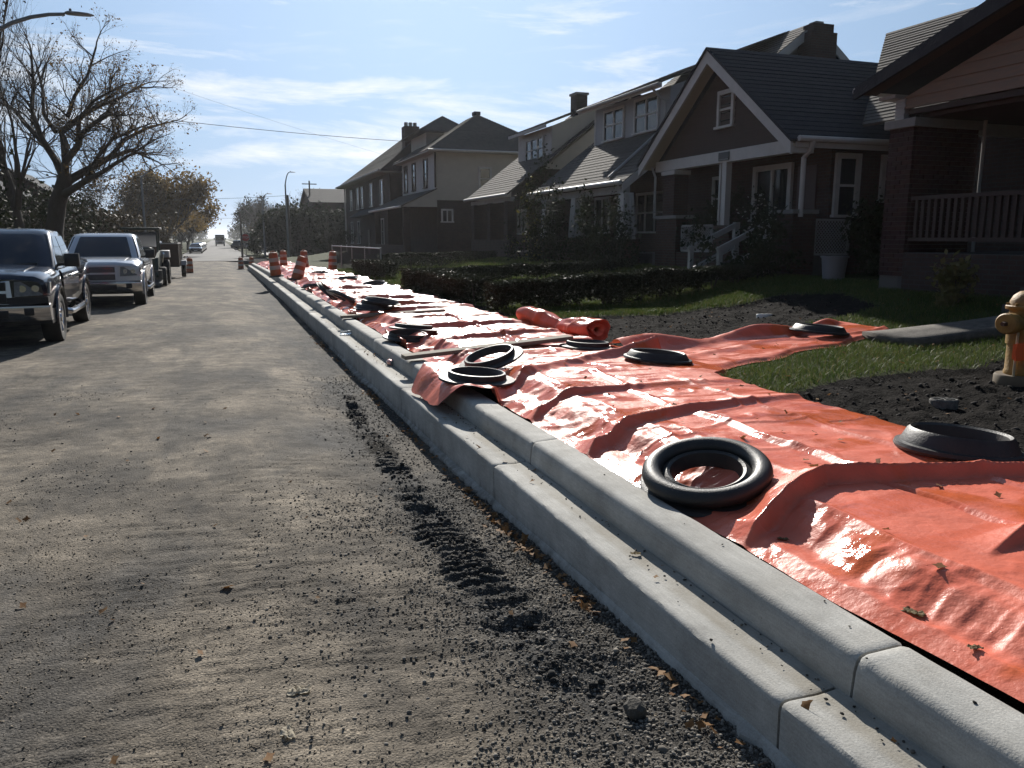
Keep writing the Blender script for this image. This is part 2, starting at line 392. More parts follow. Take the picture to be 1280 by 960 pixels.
# ---------------------------------------------------------------- ground materials
def road_material():
    m = bpy.data.materials.new('packed_gravel'); m.use_nodes = True; nt, L, b = nodes_of(m)
    b.inputs['Roughness'].default_value = .92; b.inputs['Specular IOR Level'].default_value = .2
    g = nt.nodes.new('ShaderNodeNewGeometry').outputs['Position']
    def noise(sc, det=6, st=(1, 1, 1), off=0, rough=.6):
        mp = nt.nodes.new('ShaderNodeMapping'); mp.inputs['Scale'].default_value = st; mp.inputs['Location'].default_value = (off, off, 0); L.new(g, mp.inputs[0])
        n = nt.nodes.new('ShaderNodeTexNoise'); n.inputs['Scale'].default_value = sc; n.inputs['Detail'].default_value = det; n.inputs['Roughness'].default_value = rough
        L.new(mp.outputs[0], n.inputs['Vector']); return n.outputs[0]
    def rng(v, a, c, lo=0, hi=1):
        r = nt.nodes.new('ShaderNodeMapRange'); r.inputs[1].default_value = a; r.inputs[2].default_value = c; r.inputs[3].default_value = lo; r.inputs[4].default_value = hi; L.new(v, r.inputs[0]); return r.outputs[0]
    def mix(f, a, c, bt='MIX'):
        x = nt.nodes.new('ShaderNodeMix'); x.data_type = 'RGBA'; x.blend_type = bt
        if isinstance(f, float): x.inputs[0].default_value = f
        else: L.new(f, x.inputs[0])
        for i, v in ((6, a), (7, c)):
            if isinstance(v, tuple): x.inputs[i].default_value = (*v, 1)
            else: L.new(v, x.inputs[i])
        return x.outputs[2]
    base = mix(rng(noise(.75, 8, (1, .7, 1)), .40, .60), (.080, .069, .056), (.225, .190, .146))
    base = mix(rng(noise(.42, 5, (1, .55, 1), 9), .55, .68), base, (.075, .072, .068))
    at = nt.nodes.new('ShaderNodeAttribute'); at.attribute_name = 'dark'
    base = mix(at.outputs['Fac'], base, (.050, .048, .045))
    vo = nt.nodes.new('ShaderNodeTexVoronoi'); vo.inputs['Scale'].default_value = 95; L.new(g, vo.inputs['Vector'])
    cr = nt.nodes.new('ShaderNodeSeparateColor'); L.new(vo.outputs['Color'], cr.inputs[0])
    base = mix(1.0, base, rng(cr.outputs[0], 0, 1, .72, 1.3), 'MULTIPLY')
    base = mix(1.0, base, rng(noise(210, 3, rough=.7), .3, .7, .55, 1.45), 'MULTIPLY')
    base = mix(rng(noise(30, 6, (1, 1.8, 1), 3, .75), .57, .63), base, (.030, .027, .024))
    base = mix(rng(noise(60, 4, (1, 1, 1), 5, .75), .63, .70), base, (.30, .27, .23))
    base = mix(1.0, base, rng(noise(3.4, 8, (1, 1.4, 1), 6, .72), .32, .68, .45, 1.5), 'MULTIPLY')
    L.new(base, b.inputs['Base Color'])
    ad = nt.nodes.new('ShaderNodeMath'); ad.operation = 'ADD'; L.new(noise(70, 6, rough=.7), ad.inputs[0])
    iv = nt.nodes.new('ShaderNodeMath'); iv.operation = 'MULTIPLY'; iv.inputs[1].default_value = -.9; L.new(vo.outputs['Distance'], iv.inputs[0]); L.new(iv.outputs[0], ad.inputs[1])
    bp = nt.nodes.new('ShaderNodeBump'); bp.inputs['Strength'].default_value = .55; bp.inputs['Distance'].default_value = .010
    L.new(ad.outputs[0], bp.inputs['Height']); L.new(bp.outputs[0], b.inputs['Normal'])
    return m
def sheet_material():
    m = bpy.data.materials.new('orange_poly_sheet'); m.use_nodes = True; nt, L, b = nodes_of(m)
    g = nt.nodes.new('ShaderNodeNewGeometry').outputs['Position']
    def noise(sc, det=4, off=0.):
        mp = nt.nodes.new('ShaderNodeMapping'); mp.inputs['Location'].default_value = (off, off, off); L.new(g, mp.inputs[0])
        n = nt.nodes.new('ShaderNodeTexNoise'); n.inputs['Scale'].default_value = sc; n.inputs['Detail'].default_value = det; L.new(mp.outputs[0], n.inputs['Vector']); return n.outputs[0]
    def rng(v, a, c, lo=0, hi=1):
        r = nt.nodes.new('ShaderNodeMapRange'); r.inputs[1].default_value = a; r.inputs[2].default_value = c; r.inputs[3].default_value = lo; r.inputs[4].default_value = hi; L.new(v, r.inputs[0]); return r.outputs[0]
    wet = rng(noise(1.1, 3, 4.), .56, .60)
    x = nt.nodes.new('ShaderNodeMix'); x.data_type = 'RGBA'; L.new(wet, x.inputs[0]); x.inputs[6].default_value = (.74, .185, .115, 1); x.inputs[7].default_value = (.64, .145, .060, 1)
    y = nt.nodes.new('ShaderNodeMix'); y.data_type = 'RGBA'; y.blend_type = 'MULTIPLY'; y.inputs[0].default_value = 1; L.new(x.outputs[2], y.inputs[6]); L.new(rng(noise(5, 6), .3, .7, .86, 1.1), y.inputs[7])
    L.new(y.outputs[2], b.inputs['Base Color'])
    mp2 = nt.nodes.new('ShaderNodeMapping'); mp2.inputs['Scale'].default_value = (.7, 2.2, 1); L.new(g, mp2.inputs[0])
    n2 = nt.nodes.new('ShaderNodeTexNoise'); n2.inputs['Scale'].default_value = 2.6; n2.inputs['Detail'].default_value = 6; L.new(mp2.outputs[0], n2.inputs['Vector'])
    mn = nt.nodes.new('ShaderNodeMath'); mn.operation = 'MINIMUM'; L.new(rng(n2.outputs[0], .42, .54, .16, .50), mn.inputs[0]); L.new(rng(wet, 0, 1, .45, .10), mn.inputs[1]); L.new(mn.outputs[0], b.inputs['Roughness']); b.inputs['Specular IOR Level'].default_value = .19
    # droplets
    vo = nt.nodes.new('ShaderNodeTexVoronoi'); vo.inputs['Scale'].default_value = 30; L.new(g, vo.inputs['Vector'])
    sc = nt.nodes.new('ShaderNodeSeparateColor'); L.new(vo.outputs['Color'], sc.inputs[0])
    thr = rng(sc.outputs[0], .55, 1, 0, .17)
    dr = nt.nodes.new('ShaderNodeMath'); dr.operation = 'SUBTRACT'; dr.use_clamp = True; L.new(thr, dr.inputs[0]); L.new(vo.outputs['Distance'], dr.inputs[1])
    m1 = nt.nodes.new('ShaderNodeMath'); m1.operation = 'MULTIPLY'; L.new(dr.outputs[0], m1.inputs[0]); m1.inputs[1].default_value = 1.6
    a1 = nt.nodes.new('ShaderNodeMath'); a1.operation = 'ADD'; L.new(m1.outputs[0], a1.inputs[0])
    m2 = nt.nodes.new('ShaderNodeMath'); m2.operation = 'MULTIPLY'; L.new(noise(38, 4), m2.inputs[0]); m2.inputs[1].default_value = .45
    a3 = nt.nodes.new('ShaderNodeMath'); a3.operation = 'MULTIPLY_ADD'; L.new(noise(7.5, 5, 2.), a3.inputs[0]); a3.inputs[1].default_value = 1.2; L.new(m2.outputs[0], a3.inputs[2]); L.new(a3.outputs[0], a1.inputs[1])
    bp = nt.nodes.new('ShaderNodeBump'); bp.inputs['Strength'].default_value = .55; bp.inputs['Distance'].default_value = .012
    L.new(a1.outputs[0], bp.inputs['Height']); L.new(bp.outputs[0], b.inputs['Normal'])
    return m
M_ROAD = road_material(); M_SHEET = sheet_material()
M_CONC = mat('kerb_concrete', (.50, .49, .455), .85, (.40, .385, .35), 5, bump=.35, bscale=120, contrast=1.3, spec=.25, dist=.006)
def dress_concrete():
    nt, L, b = nodes_of(M_CONC); src = b.inputs['Base Color'].links[0].from_socket
    g = nt.nodes.new('ShaderNodeNewGeometry').outputs['Position']
    def nz(sc, st, lo, hi, a, c):
        mp = nt.nodes.new('ShaderNodeMapping'); mp.inputs['Scale'].default_value = st; L.new(g, mp.inputs[0])
        n = nt.nodes.new('ShaderNodeTexNoise'); n.inputs['Scale'].default_value = sc; n.inputs['Detail'].default_value = 6; n.inputs['Roughness'].default_value = .7; L.new(mp.outputs[0], n.inputs['Vector'])
        r = nt.nodes.new('ShaderNodeMapRange'); r.inputs[1].default_value = a; r.inputs[2].default_value = c; r.inputs[3].default_value = lo; r.inputs[4].default_value = hi; L.new(n.outputs[0], r.inputs[0]); return r.outputs[0]
    for f in (nz(1.6, (1, 1, 1), .78, 1.12, .35, .65), nz(26, (4, .35, 4), .84, 1.10, .3, .7), nz(150, (1, 1, 1), .80, 1.12, .3, .7), nz(40, (1, 1, 1), 1., .62, .66, .72)):
        x = nt.nodes.new('ShaderNodeMix'); x.data_type = 'RGBA'; x.blend_type = 'MULTIPLY'; x.inputs[0].default_value = 1; L.new(src, x.inputs[6]); L.new(f, x.inputs[7]); src = x.outputs[2]
    # tan dirt washed into the low side of the gutter pan
    s = nt.nodes.new('ShaderNodeSeparateXYZ'); L.new(g, s.inputs[0])
    def mr(v, a, c):
        r = nt.nodes.new('ShaderNodeMapRange'); r.interpolation_type = 'SMOOTHSTEP'; r.inputs[1].default_value = a; r.inputs[2].default_value = c; L.new(v, r.inputs[0]); return r.outputs[0]
    m1 = nt.nodes.new('ShaderNodeMath'); m1.operation = 'MULTIPLY'; L.new(mr(s.outputs[0], 1.79, 1.84), m1.inputs[0]); L.new(mr(s.outputs[0], 1.944, 1.936), m1.inputs[1])
    m2 = nt.nodes.new('ShaderNodeMath'); m2.operation = 'MULTIPLY'; L.new(m1.outputs[0], m2.inputs[0]); L.new(nz(5, (1, .5, 1), .15, .75, .3, .7), m2.inputs[1])
    x = nt.nodes.new('ShaderNodeMix'); x.data_type = 'RGBA'; L.new(m2.outputs[0], x.inputs[0]); L.new(src, x.inputs[6]); x.inputs[7].default_value = (.24, .21, .16, 1)
    # mud splashed up the outer face from the road
    m3 = nt.nodes.new('ShaderNodeMath'); m3.operation = 'MULTIPLY'; L.new(mr(s.outputs[0], 1.712, 1.704), m3.inputs[0])
    zn = nt.nodes.new('ShaderNodeMath'); zn.operation = 'MULTIPLY_ADD'; L.new(nz(9, (1, 1, .5), -.5, .5, .3, .7), zn.inputs[0]); zn.inputs[1].default_value = .16; L.new(s.outputs[2], zn.inputs[2])
    L.new(mr(zn.outputs[0], .03, -.20), m3.inputs[1])
    y = nt.nodes.new('ShaderNodeMix'); y.data_type = 'RGBA'; L.new(m3.outputs[0], y.inputs[0]); L.new(x.outputs[2], y.inputs[6]); y.inputs[7].default_value = (.10, .088, .072, 1)
    L.new(y.outputs[2], b.inputs['Base Color'])
dress_concrete()
M_SOIL = mat('dark_soil', (.011, .010, .009), 1.0, (.026, .023, .021), 7, bump=1., bscale=45, contrast=1.5, spec=.04, dist=.03)
M_LAWN = mat('lawn_earth', (.030, .040, .014), .95, (.055, .062, .022), 3, bump=.8, bscale=60, spec=.1)
M_GRASS = leaf_mat('grass_blades', (.050, .085, .018), (.085, .115, .030), .5, .35, 2.)
def straw_in_grass():
    nt, L, b = nodes_of(M_GRASS); src = b.inputs['Base Color'].links[0].from_socket; g = nt.nodes.new('ShaderNodeNewGeometry')
    r = nt.nodes.new('ShaderNodeMapRange'); r.inputs[1].default_value = .72; r.inputs[2].default_value = 1; L.new(g.outputs['Random Per Island'], r.inputs[0])
    x = nt.nodes.new('ShaderNodeMix'); x.data_type = 'RGBA'; L.new(r.outputs[0], x.inputs[0]); L.new(src, x.inputs[6]); x.inputs[7].default_value = (.17, .145, .06, 1)
    for n in nt.nodes:
        if n.type == 'BSDF_TRANSLUCENT': L.new(x.outputs[2], n.inputs[0])
    L.new(x.outputs[2], b.inputs['Base Color'])
straw_in_grass()
M_ASPH = mat('old_asphalt', (.085, .085, .088), .85, (.14, .138, .132), .6, bump=.2, bscale=60, spec=.25, contrast=1.4)

# ---------------------------------------------------------------- ground, road, lawns
def base_ground():
    xs = np.concatenate([-np.geomspace(2500, 8, 24), np.linspace(-6, 60, 24), np.geomspace(70, 2500, 20)])
    ys = np.concatenate([-np.geomspace(400, 6, 14), np.linspace(-3, 110, 40), np.geomspace(118, 5000, 26)])
    X, Y = np.meshgrid(xs, ys); Z = -.25 + dip(Y) - .10
    o = npmesh('ground', np.stack([X, Y, Z], -1).reshape(-1, 3), grid_faces(len(ys), len(xs)), M_LAWN, smooth=True); o['kind'] = 'structure'
base_ground()
def gravel_road():
    ys = [-2.0]
    while ys[-1] < 86: ys.append(ys[-1] + max(.016, .0042 * max(ys[-1], 0)))
    ys = np.array(ys); xs = np.concatenate([np.linspace(-5.0, -3.0, 50)[:-1], np.linspace(-3.0, 1.73, 236)])
    X, Y = np.meshgrid(xs, ys); X = X + drift(Y) * ss(0, 1.7, X)
    Z = road_z(X, Y)
    o = npmesh('gravel_road', np.stack([X, Y, Z], -1).reshape(-1, 3), grid_faces(len(ys), len(xs)), M_ROAD, smooth=True); o['kind'] = 'structure'
    dk = np.clip(.75 * lug_mask(X, Y) + .5 * ss(.75, 1.35, X + .5 * (fbm(X * 1.5, Y * 1.5, 15, 3) - .5)) + .35 * ss(.53, .64, fbm(X * .9 + 7, Y * .28, 16, 5, .6)) * ss(3, 8, Y) + .35 * ss(.52, .60, fbm(X * 2.6, Y * .9, 18, 5, .62)) * ss(2.2, 4, Y), 0, 1)
    wx = X + .25 * (fbm(Y * .15, Y * 0, 27, 2) - .5)
    dk = np.clip(dk + .30 * (np.exp(-((wx + .55) / .22) ** 2) + np.exp(-((wx + 2.25) / .25) ** 2)) * ss(.35, .6, fbm(X * 3.5, Y * .5, 28, 4)), 0, 1)
    a = o.data.attributes.new('dark', 'FLOAT', 'POINT'); a.data.foreach_set('value', dk.astype(np.float32).ravel())
gravel_road()
def lawn(name, x0, x1, y0, y1, step):
    ys = [y0]
    while ys[-1] < y1: ys.append(ys[-1] + max(step, .0065 * max(ys[-1], 0)))
    ys = np.array(ys); xs = [x0]
    while xs[-1] < x1: xs.append(xs[-1] + max(step, .006 * max(xs[-1], 0)))
    xs = np.array(xs)
    X, Y = np.meshgrid(xs, ys); V = np.stack([X, Y, lawn_z(X, Y)], -1).reshape(-1, 3)
    F = grid_faces(len(ys), len(xs)); sm = soil_mask(X, Y).ravel()[F].mean(1) > 0
    # the bare soil and the turf are separate pieces of ground that meet edge to edge
    for nm, sel, m in (('soil_bed', sm, M_SOIL), ('lawn', ~sm, M_LAWN)):
        ff = F[sel]; u, inv = np.unique(ff, return_inverse=True)
        o = npmesh(nm, V[u], inv.reshape(ff.shape), m, smooth=True); o['kind'] = 'structure'
lawn('lawn', 4.42, 26., -1.5, 85., .035)
def bed_under_sheet():
    ys = np.concatenate([np.linspace(-1.5, 4, 140), np.linspace(4.1, 85, 120)]); xs = np.linspace(2.14, 4.5, 40)
    X, Y = np.meshgrid(xs, ys); Z = .235 + dip(Y) + .05 * (fbm(X * 8, Y * 8, 25, 3) - .5) - .03
    o = npmesh('soil_strip', np.stack([X + drift(Y), Y, Z], -1).reshape(-1, 3), grid_faces(len(ys), len(xs)), M_SOIL, smooth=True); o['kind'] = 'structure'
bed_under_sheet()
def flat_strip(name, pts, m, z):
    o = MB().add([(x, y, z(x, y) if callable(z) else z) for x, y in pts], [tuple(range(len(pts)))]).build(name, m); o['kind'] = 'structure'; return o
def strips():
    ys = np.linspace(85.8, 700, 80)
    def ribbon(name, x0, x1, m, dz, y0=86.0, y1=700, n=60, th=None):
        Y = np.linspace(y0, y1, n); X = np.array([x0, x1]); XX, YY = np.meshgrid(X, Y)
        o = npmesh(name, np.stack([XX, YY, dip(YY) + dz], -1).reshape(-1, 3), grid_faces(n, 2), m); o['kind'] = 'structure'
    ribbon('asphalt_road', -4.6, 3.4, M_ASPH, .02, 95.5)
    o = MB().box(-160, 160, 86, 95.4, -.9, -.53).build('cross_street', M_ASPH); o['kind'] = 'structure'
    # left verge and pavement
    ribbon('verge', -8.6, -5.35, M_LAWN, .10, -2, 86, 60)
    ribbon('pavement', -10.2, -8.6, M_CONC, .13, -2, 86, 60)
    ribbon('left_lawn', -40, -10.2, M_LAWN, .18, -2, 86, 60)
    ribbon('far_verge', -8.6, -4.6, M_LAWN, .12, 96, 700, 50)
    ribbon('far_verge', 3.4, 5.6, M_LAWN, .12, 96, 700, 50)
    ribbon('far_pavement', 5.6, 7.0, M_CONC, .14, 96, 700, 50)
    ribbon('far_lawn', 7.0, 60, M_LAWN, .16, 96, 700, 50)
    ribbon('far_lawn', -60, -8.6, M_LAWN, .16, 96, 700, 50)
strips()
# ---------------------------------------------------------------- kerb and gutter, cast in lengths
def kerb():
    root = empty('kerb'); root['kind'] = 'structure'
    def bay(ga, gb, name, prof, end=62):
        mb = MB(); n = max(2, int((gb - ga) / (.05 if gb < 8.5 else .2 if gb < 16 else .8)) + 1); g = .006; fine_ = gb < 16
        secs = []
        ys = [ga + g, ga + g + .012] + list(np.linspace(ga, gb, n)[1:-1]) + [gb - g - .012, gb - g]
        for i, y in enumerate(ys):
            k = .008 if i in (0, len(ys) - 1) else 0
            cx = sum(p[0] for p in prof) / len(prof); cz = sum(p[1] for p in prof) / len(prof)
            jit = .0035 * math.sin(y * 3.1 + prof[0][0] * 9)
            secs.append([(x + (cx - x) * k * 4 + float(drift(y)) + jit, y, z + (cz - z) * k * 4 + float(dip(y)) + .004 * math.sin(y * 1.7)) for x, z in prof])
            if fine_:
                q = secs[-1]; m_ = len(q)
                for i_ in range(1, m_ - 1):
                    h1 = float(fbm(y * 9 + i_ * .8, i_ * .45 + prof[0][0] * 7, 161, 3)) - .5; ch = max(0., float(vnoise(y * 13, i_ * .5 + prof[0][0] * 5, 163)) - .86) * .06 if 1 < i_ < m_ - 2 else 0
                    px_, py_, pz_ = q[i_]; q[i_] = (px_ + h1 * .0022 + ch * .5 * (1 if px_ < cx else -1), py_, pz_ + h1 * .0035 - ch)
        mb.loft(secs)
        return mb.build(name, M_CONC, root, smooth=38)
    gut = [(1.705, -.22), (1.70, .165), (1.704, .186), (1.714, .197), (1.735, .201), (1.86, .197), (1.9385, .205), (1.9385, -.22)]
    krb = [(1.9415, -.22), (1.9415, .215), (1.948, .30), (1.956, .335), (1.970, .354), (1.992, .362), (2.14, .366), (2.163, .358), (2.172, .335), (2.175, -.22)]
    y = -1.02
    while y < 61:
        e = y + 3.06
        bay(y, e, 'gutter_section', gut); bay(y - .07, e - .07, 'kerb_section', krb); y = e
    # mortar squeezed out along the foot of the gutter
    mb = MB(); rs = random.Random(8); yy = .8
    pts = []
    while yy < 14:
        w = .025 + .035 * max(0, math.sin(yy * 1.3) + rs.uniform(-.6, .6)); zr = float(road_z(1.66, yy, False))
        pts.append((1.702 - w, yy, zr + .012)); yy += .06
    vs = []; fs = []
    for p in pts: vs += [(p[0], p[1], p[2] - .03), (p[0] + .006, p[1], p[2] + .008), (1.703, p[1], p[2] + .03)]
    for i in range(len(pts) - 1):
        a = i * 3; fs += [(a, a + 3, a + 4, a + 1), (a + 1, a + 4, a + 5, a + 2)]
    mb.add(vs, fs); mb.build('mortar_squeeze', M_CONC, root, smooth=50)
kerb()
# ---------------------------------------------------------------- the orange sheets
def big_sheet():
    ys = [.6]
    while ys[-1] < 61.5: ys.append(ys[-1] + max(.009, .0032 * ys[-1]))
    ys = np.array(ys); n = 250; V = []
    u = np.linspace(0, 1, n)
    for y in ys:
        hump = float(ss(6.45, 6.95, y) * (1 - ss(7.7, 8.4, y)))
        edge = 2.24 + .05 * (float(fbm(y * 1.3, 0, 101, 3)) - .5) + .02 * math.sin(y * 1.1) + .05 * float(1 - ss(1.2, 2.6, y))
        xl = edge + (1.745 + .05 * (float(fbm(y * 4, 0, 104, 2)) - .5) - edge) * min(1, hump * 1.15) ** .7
        if 9 < y: xl -= .06 * max(0, math.sin(y * 1.7 + 2))
        xr = 4.55 + .12 * (float(fbm(y * .8, 3, 103, 3)) - .5) + .35 * float(ss(6.6, 7.0, y) * (1 - ss(8.6, 9.1, y)))
        x = xl + (xr - xl) * u; V.append(np.stack([x, np.full(n, y), x * 0], 1))
    V = np.array(V); X, Y = V[..., 0], V[..., 1]
    Z = sheet_z(X, Y)
    # edges lie down on what is under them
    e = np.clip(np.minimum(u, 1 - u) * (X[:, -1] - X[:, 0])[:, None] / .10, 0, 1)
    low = np.where(X < 2.2, Z, .29 + dip(Y))
    Z = low + (Z - low) * (.35 + .65 * e)
    far = drift(Y)
    o = npmesh('orange_sheet', np.stack([X + far, Y, Z], -1).reshape(-1, 3), grid_faces(len(ys), n), M_SHEET, smooth=True)
    tag(o, 'long glossy orange plastic sheet covering the new sidewalk beside the kerb', 'plastic sheet')
big_sheet()
def branch_sheet():
    # over the private walk, from the main sheet toward the houses
    n, m = 120, 60; V = []
    for i in range(n):
        t = i / (n - 1); x = 4.35 + t * 4.15
        ya = 6.75 + 1.75 * t ** .8 + .06 * math.sin(x * 5); yb = 8.7 + .75 * t + .05 * math.sin(x * 4 + 1)
        for j in range(m):
            s = j / (m - 1); y = ya + (yb - ya) * s
            V.append((x, y, s, t))
    V = np.array(V); x, y, s, t = V.T
    z = lawn_z(x, y, False) + .10 + .08 * (1 - ss(0, .3, t)) * ss(.2, .9, s)
    z = z + (.16 * (.4 + .6 * np.sin(t * 7 + .6) ** 2)) * np.exp(-((s - .87) / .09) ** 2) * (1 - ss(.9, 1, t))
    z = z + .03 * np.exp(-((s - .30 - .2 * np.sin(t * 4)) / .06) ** 2) + .02 * (fbm(x * 3, y * 3, 111, 3) - .5) + .03 * np.clip(.2 - np.abs(fbm(x * 2, y * 5, 112, 2) - .5) * 2, 0, 1)
    z = z - .04 * (1 - ss(0, .08, s))
    o = npmesh('walkway_sheet', np.stack([x, y, z], 1), grid_faces(n, m), M_SHEET, smooth=True)
    tag(o, 'short orange plastic strip branching off across the grass toward the porch', 'plastic sheet')
branch_sheet()
def porch_path():
    xs = np.linspace(8.0, 10.3, 14); V = []
    for k, x in enumerate(xs):
        for s in np.linspace(0, 1, 4):
            y = 7.54 - .40 * (x - 8) + s * (.90 - .08 * (x - 8)); V.append((x, y, float(lawn_z(x, y, False)) + .03))
    o = npmesh('garden_path', V, grid_faces(14, 4), mat('path_concrete', (.135, .122, .106), .95, (.07, .063, .055), 9, bump=.8, bscale=70, contrast=1.5)); o['kind'] = 'structure'
    md = o.modifiers.new('t', 'SOLIDIFY'); md.thickness = .12; md.offset = -1
porch_path()
# ================================================================= houses
M_BRICK_A = brick_mat('brown_brick', (.070, .036, .028), (.050, .027, .023), (.058, .052, .047))
M_BRICK_D = brick_mat('dark_brick', (.064, .038, .031), (.048, .031, .027), (.055, .05, .046))
M_WHITE = mat('white_trim', (.50, .48, .46), .55, (.41, .395, .38), 4, spec=.4)
M_GREYWHITE = mat('weathered_white', (.36, .35, .345), .6, (.28, .275, .27), 4)
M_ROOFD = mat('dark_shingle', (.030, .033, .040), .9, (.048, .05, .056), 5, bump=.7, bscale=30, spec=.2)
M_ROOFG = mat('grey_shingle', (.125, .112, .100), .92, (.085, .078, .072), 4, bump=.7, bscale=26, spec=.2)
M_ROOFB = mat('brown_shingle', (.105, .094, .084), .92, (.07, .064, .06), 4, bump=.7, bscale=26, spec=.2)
M_SIDEG = mat('grey_siding', (.30, .30, .31), .6, (.26, .26, .27), 3)
M_SIDEC = mat('cream_siding', (.46, .44, .37), .65, (.40, .385, .33), 3)
M_STUCCO = mat('tan_stucco', (.44, .40, .345), .9, (.38, .345, .30), 2, bump=.3, bscale=40)
M_GABLEBR = mat('brown_gable', (.072, .048, .040), .85, (.058, .04, .034), 3, bump=.2, bscale=30)
M_CEDAR = mat('weathered_cedar', (.25, .165, .118), .85, (.19, .145, .118), 3, stretch=(1, 1, 8), contrast=1.3, bump=.3, bscale=30)
M_STONE = mat('cap_stone', (.24, .23, .22), .85, (.18, .175, .17), 8, bump=.3, bscale=60)
M_GLASS = mat('window_glass', (.02, .022, .024), .06, spec=.6)
M_CURTAIN = mat('curtain', (.42, .41, .40), .9)
M_DARKWOOD = mat('brown_stained_wood', (.045, .024, .018), .7, (.032, .019, .015), 6)
M_DOOR = mat('door_paint', (.06, .03, .026), .5)
M_FOUND = mat('foundation_block', (.085, .08, .077), .9, (.065, .062, .06), 5, bump=.3)
M_METAL = mat('galvanised', (.40, .41, .42), .45, (.32, .33, .34), 10, metal=.7)
M_HEDGE = leaf_mat('hedge_leaf', (.018, .026, .012), (.036, .038, .020), .6, .15, 5.)
M_SHRUB = leaf_mat('shrub_leaf', (.015, .024, .011), (.032, .036, .016), .75, .12, 5.)
M_YELLOWLEAF = leaf_mat('yellowing_leaf', (.20, .16, .035), (.09, .10, .03), .5, .35, 6.)
M_BARK = mat('bark', (.050, .042, .036), .95, (.085, .072, .06), 9, bump=.6, bscale=20, stretch=(1, 1, .3))
def win(root, face, a0, a1, z0, z1, plane, split='h', m=None, name='window', curtain=0., thick=.07, fw=.09, out=.05):
    """a window unit on wall plane; face 'x' looks toward -X (a = y), face 'y' looks toward -Y (a = x). one frame mesh > sash panes"""
    m = m or M_WHITE
    def B(mb, b0, b1, c0, c1, d0, d1):
        if face == 'x': mb.box(plane + d0, plane + d1, b0, b1, c0, c1)
        else: mb.box(b0, b1, plane + d0, plane + d1, c0, c1)
    fr = MB(); w = fw
    B(fr, a0, a0 + w, z0 + .06, z1, -out, thick); B(fr, a1 - w, a1, z0 + .06, z1, -out, thick)
    B(fr, a0 + w, a1 - w, z1 - w, z1, -out, thick); B(fr, a0 - .04, a1 + .04, z0, z0 + .06, -out - .05, thick)
    n = {'h': 1, 'v': 2, 'hv': 2, 'n': 1, '3': 3}[split]
    if n > 1:
        for k in range(1, n):
            c = a0 + (a1 - a0) * k / n; B(fr, c - .035, c + .035, z0 + .06, z1 - w, -out + .01, thick)
    o = fr.build(name, m, root)
    for k in range(n):
        b0 = a0 + (a1 - a0) * k / n + (w if k == 0 else .035); b1 = a0 + (a1 - a0) * (k + 1) / n - (w if k == n - 1 else .035)
        zs = [(z0 + .06, z1 - w)]
        if 'h' in split or split == '3':
            zm = (z0 + z1) / 2; r = MB(); B(r, b0, b1, zm - .025, zm + .025, -out + .012, thick); r.build('sash_rail', m, o)
            zs = [(z0 + .06, zm - .025), (zm + .025, z1 - w)]
        for j, (c0, c1) in enumerate(zs):
            p = MB(); B(p, b0, b1, c0, c1, .0, .012); p.build('pane', M_GLASS, o)
        if curtain:
            p = MB(); B(p, b0, b1, z1 - w - (z1 - z0) * curtain, z1 - w - .01, .02, .03); p.build('curtain', M_CURTAIN, o)
    return o
def slope(root, name, e0, e1, r0, r1, m, expo=.20, th=.05, lip=.014):
    """roof slope e0-e1 eave, r0-r1 ridge: real overlapping courses, one mesh"""
    e0, e1, r0, r1 = map(Vector, (e0, e1, r0, r1)); L = max((r0 - e0).length, (r1 - e1).length); n = max(3, int(L / expo))
    nrm = (e1 - e0).cross((r0 - e0) if (r0 - e0).length > .01 else (r1 - e0)).normalized()
    if nrm.z < 0: nrm = -nrm
    mb = MB(); rs = random.Random(hash(name) % 99 + int(e0.y * 7))
    for i in range(n):
        a, b = i / n, (i + 1) / n
        p = e0.lerp(r0, a); q = e1.lerp(r1, a); s = e1.lerp(r1, b); t = e0.lerp(r0, b)
        j = lip * rs.uniform(.7, 1.3)
        mb.add([p - nrm * th, q - nrm * th, p + nrm * j, q + nrm * j, s, t], [(0, 1, 3, 2), (2, 3, 4, 5)])
    mb.add([e0 - nrm * th, e1 - nrm * th, r1 - nrm * th, r0 - nrm * th], [(0, 3, 2, 1)])
    mb.add([e0 - nrm * th, r0 - nrm * th, r0, e0 + nrm * lip], [(0, 1, 2, 3)]); mb.add([e1 - nrm * th, r1 - nrm * th, r1, e1 + nrm * lip], [(0, 1, 2, 3)])
    return mb.build(name, m, root)
def boards(root, name, face, plane, z0, z1, expo, lim, m, th=.022):
    """lap siding, each board a part; lim(z) -> (a0, a1)"""
    n = int(round((z1 - z0) / expo))
    for i in range(n):
        a, b = z0 + (z1 - z0) * i / n, z0 + (z1 - z0) * (i + 1) / n
        l0, l1 = lim(a); u0, u1 = lim(b)
        if u1 - u0 < .02: u0 = (u0 + u1) / 2 - .01; u1 = u0 + .02
        pts = [(l0, 0, a), (l1, 0, a), (u1, 1, b), (u0, 1, b)]; mb = MB(); vs = []
        for s, t, z in pts:
            for d in ((-th - .004 if t == 0 else -.006), .0):
                vs.append((plane + d, s, z) if face == 'x' else (s, plane + d, z))
        mb.add(vs, [(0, 2, 4, 6), (1, 7, 5, 3), (0, 1, 3, 2), (2, 3, 5, 4), (4, 5, 7, 6), (6, 7, 1, 0)])
        mb.build(name, m, root)
def wbox(root, name, m, *b, bevel=0): return MB().box(*b).build(name, m, root, bevel=bevel)
